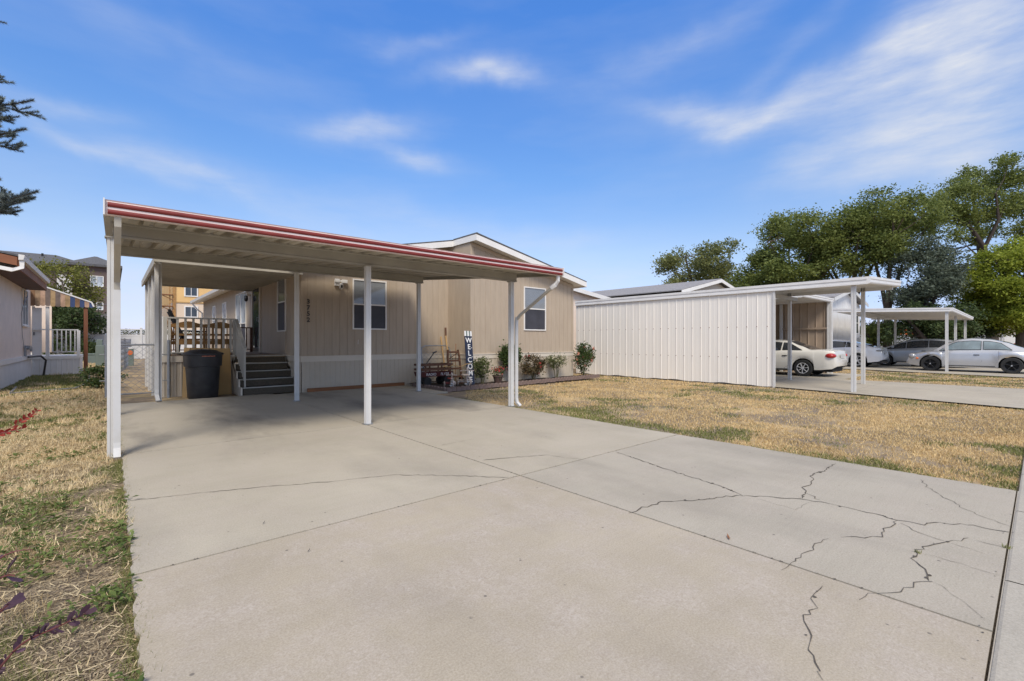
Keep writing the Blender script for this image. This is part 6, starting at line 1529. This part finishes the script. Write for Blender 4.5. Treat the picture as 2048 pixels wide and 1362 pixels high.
def build_spruce():
    d = 6.6; X, Y, _ = PD(d, -320, 690)
    t = thing('spruce_tree', (X, Y, -.03), 'blue-green spruce with needled branch tips hanging in front of the beige home', 'spruce')
    m = MB(); H = 8.5; m.tube([(X,Y,-.1),(X,Y,H*.5),(X,Y,H)], [.16, .1, .015], 9); 
    br = []; r = random.Random(6)
    def P3(px, py, dd): return Vector(PD(dd, px, py))
    def branch(a, b, sag, w):
        a = Vector(a); b = Vector(b); pts = []
        for i in range(13):
            f = i/12; p = a.lerp(b, f); p.z += -sag*math.sin(PI*f)+sag*.5*f*f; pts.append(p)
        br.append(pts); m.tube(pts, w, 5, w*.25)
        for i in range(3, 11):
            for s in (-1, 1):
                if r.random() < .1: continue
                tdir = (pts[i+1 if i < 12 else i]-pts[i-1]).normalized(); sd = tdir.cross(Vector((0,0,1))).normalized()*s
                ln = (b-a).length*(.10+.16*(1-i/12))*r.uniform(.5, 1.2); up = r.uniform(-.25, .45)
                e = pts[i]+(tdir*.75+sd*.6+Vector((0,0,up))).normalized()*ln; mid = pts[i].lerp(e, .5)+Vector((0,0,-.01)); br.append([pts[i], mid, e]); m.tube([pts[i], mid, e], w*.3, 4, w*.12)
                for q in range(7):
                    o_ = pts[i].lerp(e, r.uniform(.25, .9)); e2 = o_+((e-pts[i]).normalized()*.7+Vector((r.uniform(-.9,.9), r.uniform(-.9,.9), r.uniform(-.2,1.0)))).normalized()*ln*r.uniform(.25, .5); br.append([o_, e2]); m.tube([o_, e2], w*.15, 3)
    visible = [((66,212),6.5,2.2),((52,266),6.3,3.0),((76,396),6.2,2.0),((50,414),6.6,1.4),((6,222),6.4,2.6),((4,432),6.9,1.4),((0,362),6.5,2.0),((-16,135),6.2,2.6),((-10,12),6.5,3.0)]
    for (px, py), dd, dz in visible:
        e = P3(px, py, dd); branch((X, Y, e.z+r.uniform(-.15, .35)), e, r.uniform(.05, .2), .022)
    for k in range(36):
        z = 1.6+6.4*k/36; a = r.uniform(0, 2*PI); ln = (H-z)*.24+.3
        e = Vector((X+ln*math.cos(a), Y+ln*math.sin(a), z-.1)); 
        l = (e.x*RGT[0]+e.y*RGT[1]); dd = e.x*FWD[0]+e.y*FWD[1]
        if dd > .5 and 1024+FP*l/dd > -25: continue
        branch((X, Y, z+.05), e, .08, .018)
    m.build('trunk', M['bark_dark'], t)
    V = []; T = []
    for pts in br:
        for a, b in zip(pts[:-1], pts[1:]):
            dv = b-a; n = max(6, int(dv.length/.0011)); td = dv.normalized(); sd = td.cross(Vector((0,0,1)))
            if sd.length < .1: sd = Vector((1,0,0))
            sd.normalize(); ud = sd.cross(td)
            for i in range(n):
                an = r.uniform(0, 2*PI); o = a+dv*r.random(); out = sd*math.cos(an)+ud*(math.sin(an)+.25); ln = r.uniform(.03, .06)
                tip = o+(out*.85+td*.6).normalized()*ln; w = td.cross(out).normalized()*.004
                V += [tuple(o-w), tuple(o+w), tuple(tip)]; T.append(r.gauss(.45, .25))
    np_mesh('needles', np.array(V), 3, M['needle'], t, tint=np.array(T))
build_spruce()

def build_barberry():
    X, Y, _ = PD(1.75, -190, 690)
    t = thing('barberry_bush', (X, Y, -.03), 'purple-leaved barberry bush with long thorny red twigs over the dry grass strip', 'shrub')
    m = MB(); r = random.Random(8); leaves = {'barberry': ([], []), 'barberry_red': ([], [])}
    def P3(px, py, dd): return Vector(PD(dd, px, py))
    def twig(ctrl, mat, ls, gap, w=.0035):
        pts = []
        for i in range(25):
            u = i/24*(len(ctrl)-1); k = min(int(u), len(ctrl)-2); f = u-k; p0 = ctrl[max(k-1, 0)]; p1, p2 = ctrl[k], ctrl[k+1]; p3 = ctrl[min(k+2, len(ctrl)-1)]
            pts.append(.5*((2*p1)+(p2-p0)*f+(2*p0-5*p1+4*p2-p3)*f*f+(3*p1-p0-3*p2+p3)*f*f*f))
        m.tube(pts, w, 6, w*.35)
        V, T = leaves[mat]; acc = 0
        for a, b in zip(pts[6:-1], pts[7:]):
            acc += (b-a).length
            while acc > gap:
                acc -= gap; td = (b-a).normalized()
                for q in range(r.choice((1, 2, 3))):
                    an = r.uniform(0, 2*PI); sd = td.orthogonal().normalized(); out = sd*math.cos(an)+td.cross(sd)*math.sin(an); dr = (out+td*.7+Vector((0,0,.25))).normalized(); ln = ls*r.uniform(.6, 1.25); wd = dr.cross(td).normalized()*ln*.3
                    nn = dr.cross(wd).normalized()*ln*.06
                    o = a+td*.001; V += [o, o+dr*ln*.45+wd*.8+nn, o+dr*ln*.85+wd*.75, o+dr*ln, o+dr*ln*.85-wd*.75, o+dr*ln*.45-wd*.8+nn]; T.append(r.random())
        for k in range(4, 24, 2):
            td = (pts[k]-pts[k-1]).normalized(); sd = td.orthogonal().normalized(); m.tube([pts[k], pts[k]+(sd+td*.2)*.008], .0006, 3)
    base = Vector((X, Y, -.03))
    twig([base, P3(-60, 1380, 1.25), P3(40, 1290, 1.2), P3(110, 1255, 1.2), P3(172, 1226, 1.2)], 'barberry', .026, .016, .004)
    twig([base, P3(-90, 960, 1.9), P3(-20, 880, 1.95), P3(30, 850, 2.0), P3(78, 818, 2.0)], 'barberry_red', .02, .012, .003)
    twig([base, P3(-80, 960, 1.9), P3(-20, 878, 1.9), P3(20, 862, 1.9), P3(46, 856, 1.9)], 'barberry_red', .02, .013, .003)
    twig([base, P3(-70, 1180, 1.1), P3(-5, 1120, 1.1), P3(30, 1102, 1.1), P3(66, 1098, 1.12)], 'barberry', .02, .05, .003)
    twig([base, P3(-70, 1190, .9), P3(-10, 1160, .85), P3(14, 1150, .85), P3(30, 1150, .85)], 'barberry', .035, .03, .003)
    twig([base, P3(-70, 1250, .9), P3(-20, 1235, .9), P3(0, 1222, .9), P3(18, 1206, .9)], 'barberry', .022, .02, .003)
    for k in range(16):
        a = r.uniform(0, 2*PI); ln = r.uniform(.2, .55); e = base+Vector((ln*math.cos(a)-.15, ln*math.sin(a), r.uniform(.35, .95)))
        l = (e.x*RGT[0]+e.y*RGT[1]); dd = e.x*FWD[0]+e.y*FWD[1]
        if dd < .3 or 1024+FP*l/dd > -60: continue
        twig([base, base.lerp(e, .4)+Vector((0,0,.15)), base.lerp(e, .8)+Vector((0,0,.1)), e], 'barberry', .022, .02)
    m.build('twigs', pm('red_twig_bark', (.16, .05, .045), .6, var=.3), t)
    for k, (V, T) in leaves.items(): np_mesh('leaves', np.array([tuple(v) for v in V]), 6, M[k], t, tint=np.array(T))
build_barberry()

# ================================================================== SKY AND SUN
SUN = Vector((-.38, -.55, .745)).normalized()
def build_world():
    w = bpy.data.worlds.new('World'); S.world = w; w.use_nodes = True; nt = w.node_tree
    bg = nt.nodes['Background']; bg.inputs['Strength'].default_value = SKY_STRENGTH
    sky = N(nt, 'ShaderNodeTexSky'); sky.sky_type = 'NISHITA'; sky.sun_disc = False
    sky.sun_elevation = math.asin(SUN.z); sky.sun_rotation = math.atan2(SUN.x, SUN.y); sky.altitude = 1400; sky.air_density = 1.0; sky.dust_density = .3; sky.ozone_density = 3.0
    tc = N(nt, 'ShaderNodeTexCoord'); D = tc.outputs['Generated']
    def mth(op, a, b=None, c=None):
        n = N(nt, 'ShaderNodeMath', operation=op)
        for i, v in enumerate((a, b, c)):
            if v is None: continue
            if hasattr(v, 'is_output'): L(nt, v, n.inputs[i])
            else: n.inputs[i].default_value = v
        return n.outputs[0]
    def dot(v):
        n = N(nt, 'ShaderNodeVectorMath', operation='DOT_PRODUCT'); L(nt, D, n.inputs[0]); n.inputs[1].default_value = v; return n.outputs['Value']
    f, r_, u = dot((FWD[0], FWD[1], 0)), dot((RGT[0], RGT[1], 0)), dot((0, 0, 1))
    az = mth('ARCTAN2', r_, f); el = mth('ARCSINE', mth('MINIMUM', mth('MAXIMUM', u, -1), 1))
    cv = N(nt, 'ShaderNodeCombineXYZ'); L(nt, az, cv.inputs[0]); L(nt, el, cv.inputs[1])
    # wispy distortion of the cloud streaks
    nz = N(nt, 'ShaderNodeTexNoise'); nz.inputs['Scale'].default_value = 4.2; nz.inputs['Detail'].default_value = 5; nz.inputs['Roughness'].default_value = .55; L(nt, cv.outputs[0], nz.inputs['Vector'])
    sp = N(nt, 'ShaderNodeSeparateXYZ'); L(nt, nz.outputs['Color'], sp.inputs[0])
    azd = mth('ADD', az, mth('MULTIPLY', mth('SUBTRACT', sp.outputs[0], .5), .16)); eld = mth('ADD', el, mth('MULTIPLY', mth('SUBTRACT', sp.outputs[1], .5), .10))
    total = None
    blobs = [(970,152,95,20,2,.62),(725,258,95,24,10,.55),(815,318,70,17,-6,.42),(1420,222,140,26,-10,.50),(1620,190,190,34,14,.42),(1800,120,170,60,32,.40),(1970,60,120,120,40,.4),(1860,180,300,110,18,.30),(1560,120,200,26,30,.14),(1500,250,120,14,-3,.3),(1950,110,190,30,24,.3),
             (1700,300,180,26,10,.28),(1880,250,190,50,14,.50),(1990,300,130,60,10,.5),(1780,345,160,26,4,.30),(200,290,170,15,-22,.38),(380,350,150,16,-18,.30),(150,205,150,16,-5,.24),(560,410,260,30,-14,.20),(820,440,160,30,-10,.18),
             (1080,485,150,20,0,.25),(265,570,70,60,0,.62),(90,500,170,26,-4,.5),(1220,560,120,34,0,.4),(840,90,120,18,4,.2),(330,60,260,40,-8,.15),(1350,90,220,28,12,.22)]
    for px, py, hl, hw, ang, amp in blobs:
        X = (px-1024)/FP; Z = (680-py)/FP; a0 = math.atan(X); e0 = math.atan(Z/math.hypot(1, X)); sx = 1/(1+X*X)/FP; sz = 1/math.hypot(1, X)/FP*math.cos(e0)**2*1.0
        l_, w_ = hl*sx*1.05, hw*sz*1.15; a = R(ang); c, s = math.cos(a), math.sin(a)
        dx = mth('SUBTRACT', azd, a0); dy = mth('SUBTRACT', eld, e0)
        p = mth('ADD', mth('MULTIPLY', dx, c), mth('MULTIPLY', dy, s)); q = mth('SUBTRACT', mth('MULTIPLY', dy, c), mth('MULTIPLY', dx, s))
        g = mth('ADD', mth('POWER', mth('ABSOLUTE', mth('DIVIDE', p, l_)), 2), mth('POWER', mth('ABSOLUTE', mth('DIVIDE', q, w_)), 2))
        g = mth('MULTIPLY', mth('EXPONENT', mth('MULTIPLY', g, -1)), amp)
        total = g if total is None else mth('ADD', total, g)
    # fibrous structure inside the clouds and a faint overall veil
    mp = N(nt, 'ShaderNodeMapping'); mp.inputs['Scale'].default_value = (2.2, 9, 1); mp.inputs['Rotation'].default_value = (0, 0, R(-14)); L(nt, cv.outputs[0], mp.inputs['Vector'])
    fb = noise(nt, mp.outputs[0], 2.6, 10, .62); fib = ramp(nt, fb, .30, .70)
    veil = mth('MULTIPLY', ramp(nt, noise(nt, mp.outputs[0], .9, 5, .55), .45, .85), .16)
    cl = mth('ADD', mth('MULTIPLY', total, mth('ADD', mth('MULTIPLY', fib, .8), .4)), veil)
    cl = mth('MULTIPLY', cl, ramp(nt, el, -.02, .05)); cl = mth('MINIMUM', cl, .92)
    # deepen the blue like the photograph's clear summer sky, by height above the horizon
    rp = N(nt, 'ShaderNodeValToRGB'); L(nt, mth('DIVIDE', el, PI/2), rp.inputs['Fac']); cr = rp.color_ramp; cr.interpolation = 'LINEAR'
    keys = [(0.0, (.62, .60, .95)), (.115, (1.27, 1.13, 1.07)), (.214, (.97, 1.22, 1.42)), (.395, (.80, 1.38, 2.0)), (.6, (.78, 1.4, 2.1))]
    for i, (p_, c_) in enumerate(keys):
        e_ = cr.elements[i] if i < 2 else cr.elements.new(p_)
        e_.position = p_; e_.color = c4(c_)
    blue = mixc(nt, 1.0, sky.outputs[0], (1, 1, 1), 'MULTIPLY'); mn = nt.nodes[-1]; L(nt, rp.outputs['Color'], mn.inputs[7])
    # unseen high cloud added overhead and behind the viewer, for whiter, softer fill light
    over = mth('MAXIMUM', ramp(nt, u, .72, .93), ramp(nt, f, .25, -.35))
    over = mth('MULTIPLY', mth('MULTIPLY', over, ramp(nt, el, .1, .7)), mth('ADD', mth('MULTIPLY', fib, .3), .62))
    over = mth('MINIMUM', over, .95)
    mix = mixc(nt, over, mixc(nt, cl, blue, CLOUD), FILL_CLOUD)
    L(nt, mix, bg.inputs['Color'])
SKY_STRENGTH = .125; CLOUD = (5.1, 5.3, 5.75); FILL_CLOUD = (7.2, 6.9, 6.4)
build_world()
sl = bpy.data.lights.new('sun', 'SUN'); sl.energy = 2.75; sl.angle = R(20); sl.color = (1, .92, .81)
so = bpy.data.objects.new('sun', sl); COL.objects.link(so); so.rotation_euler = SUN.to_track_quat('Z', 'Y').to_euler()
S.view_settings.view_transform = 'Standard'; S.view_settings.look = 'None'; S.view_settings.gamma = 1; S.view_settings.exposure = 0.25
S.cycles.max_bounces = 8; S.cycles.diffuse_bounces = 4; S.cycles.glossy_bounces = 3; S.cycles.transparent_max_bounces = 6
S.cycles.use_denoising = True
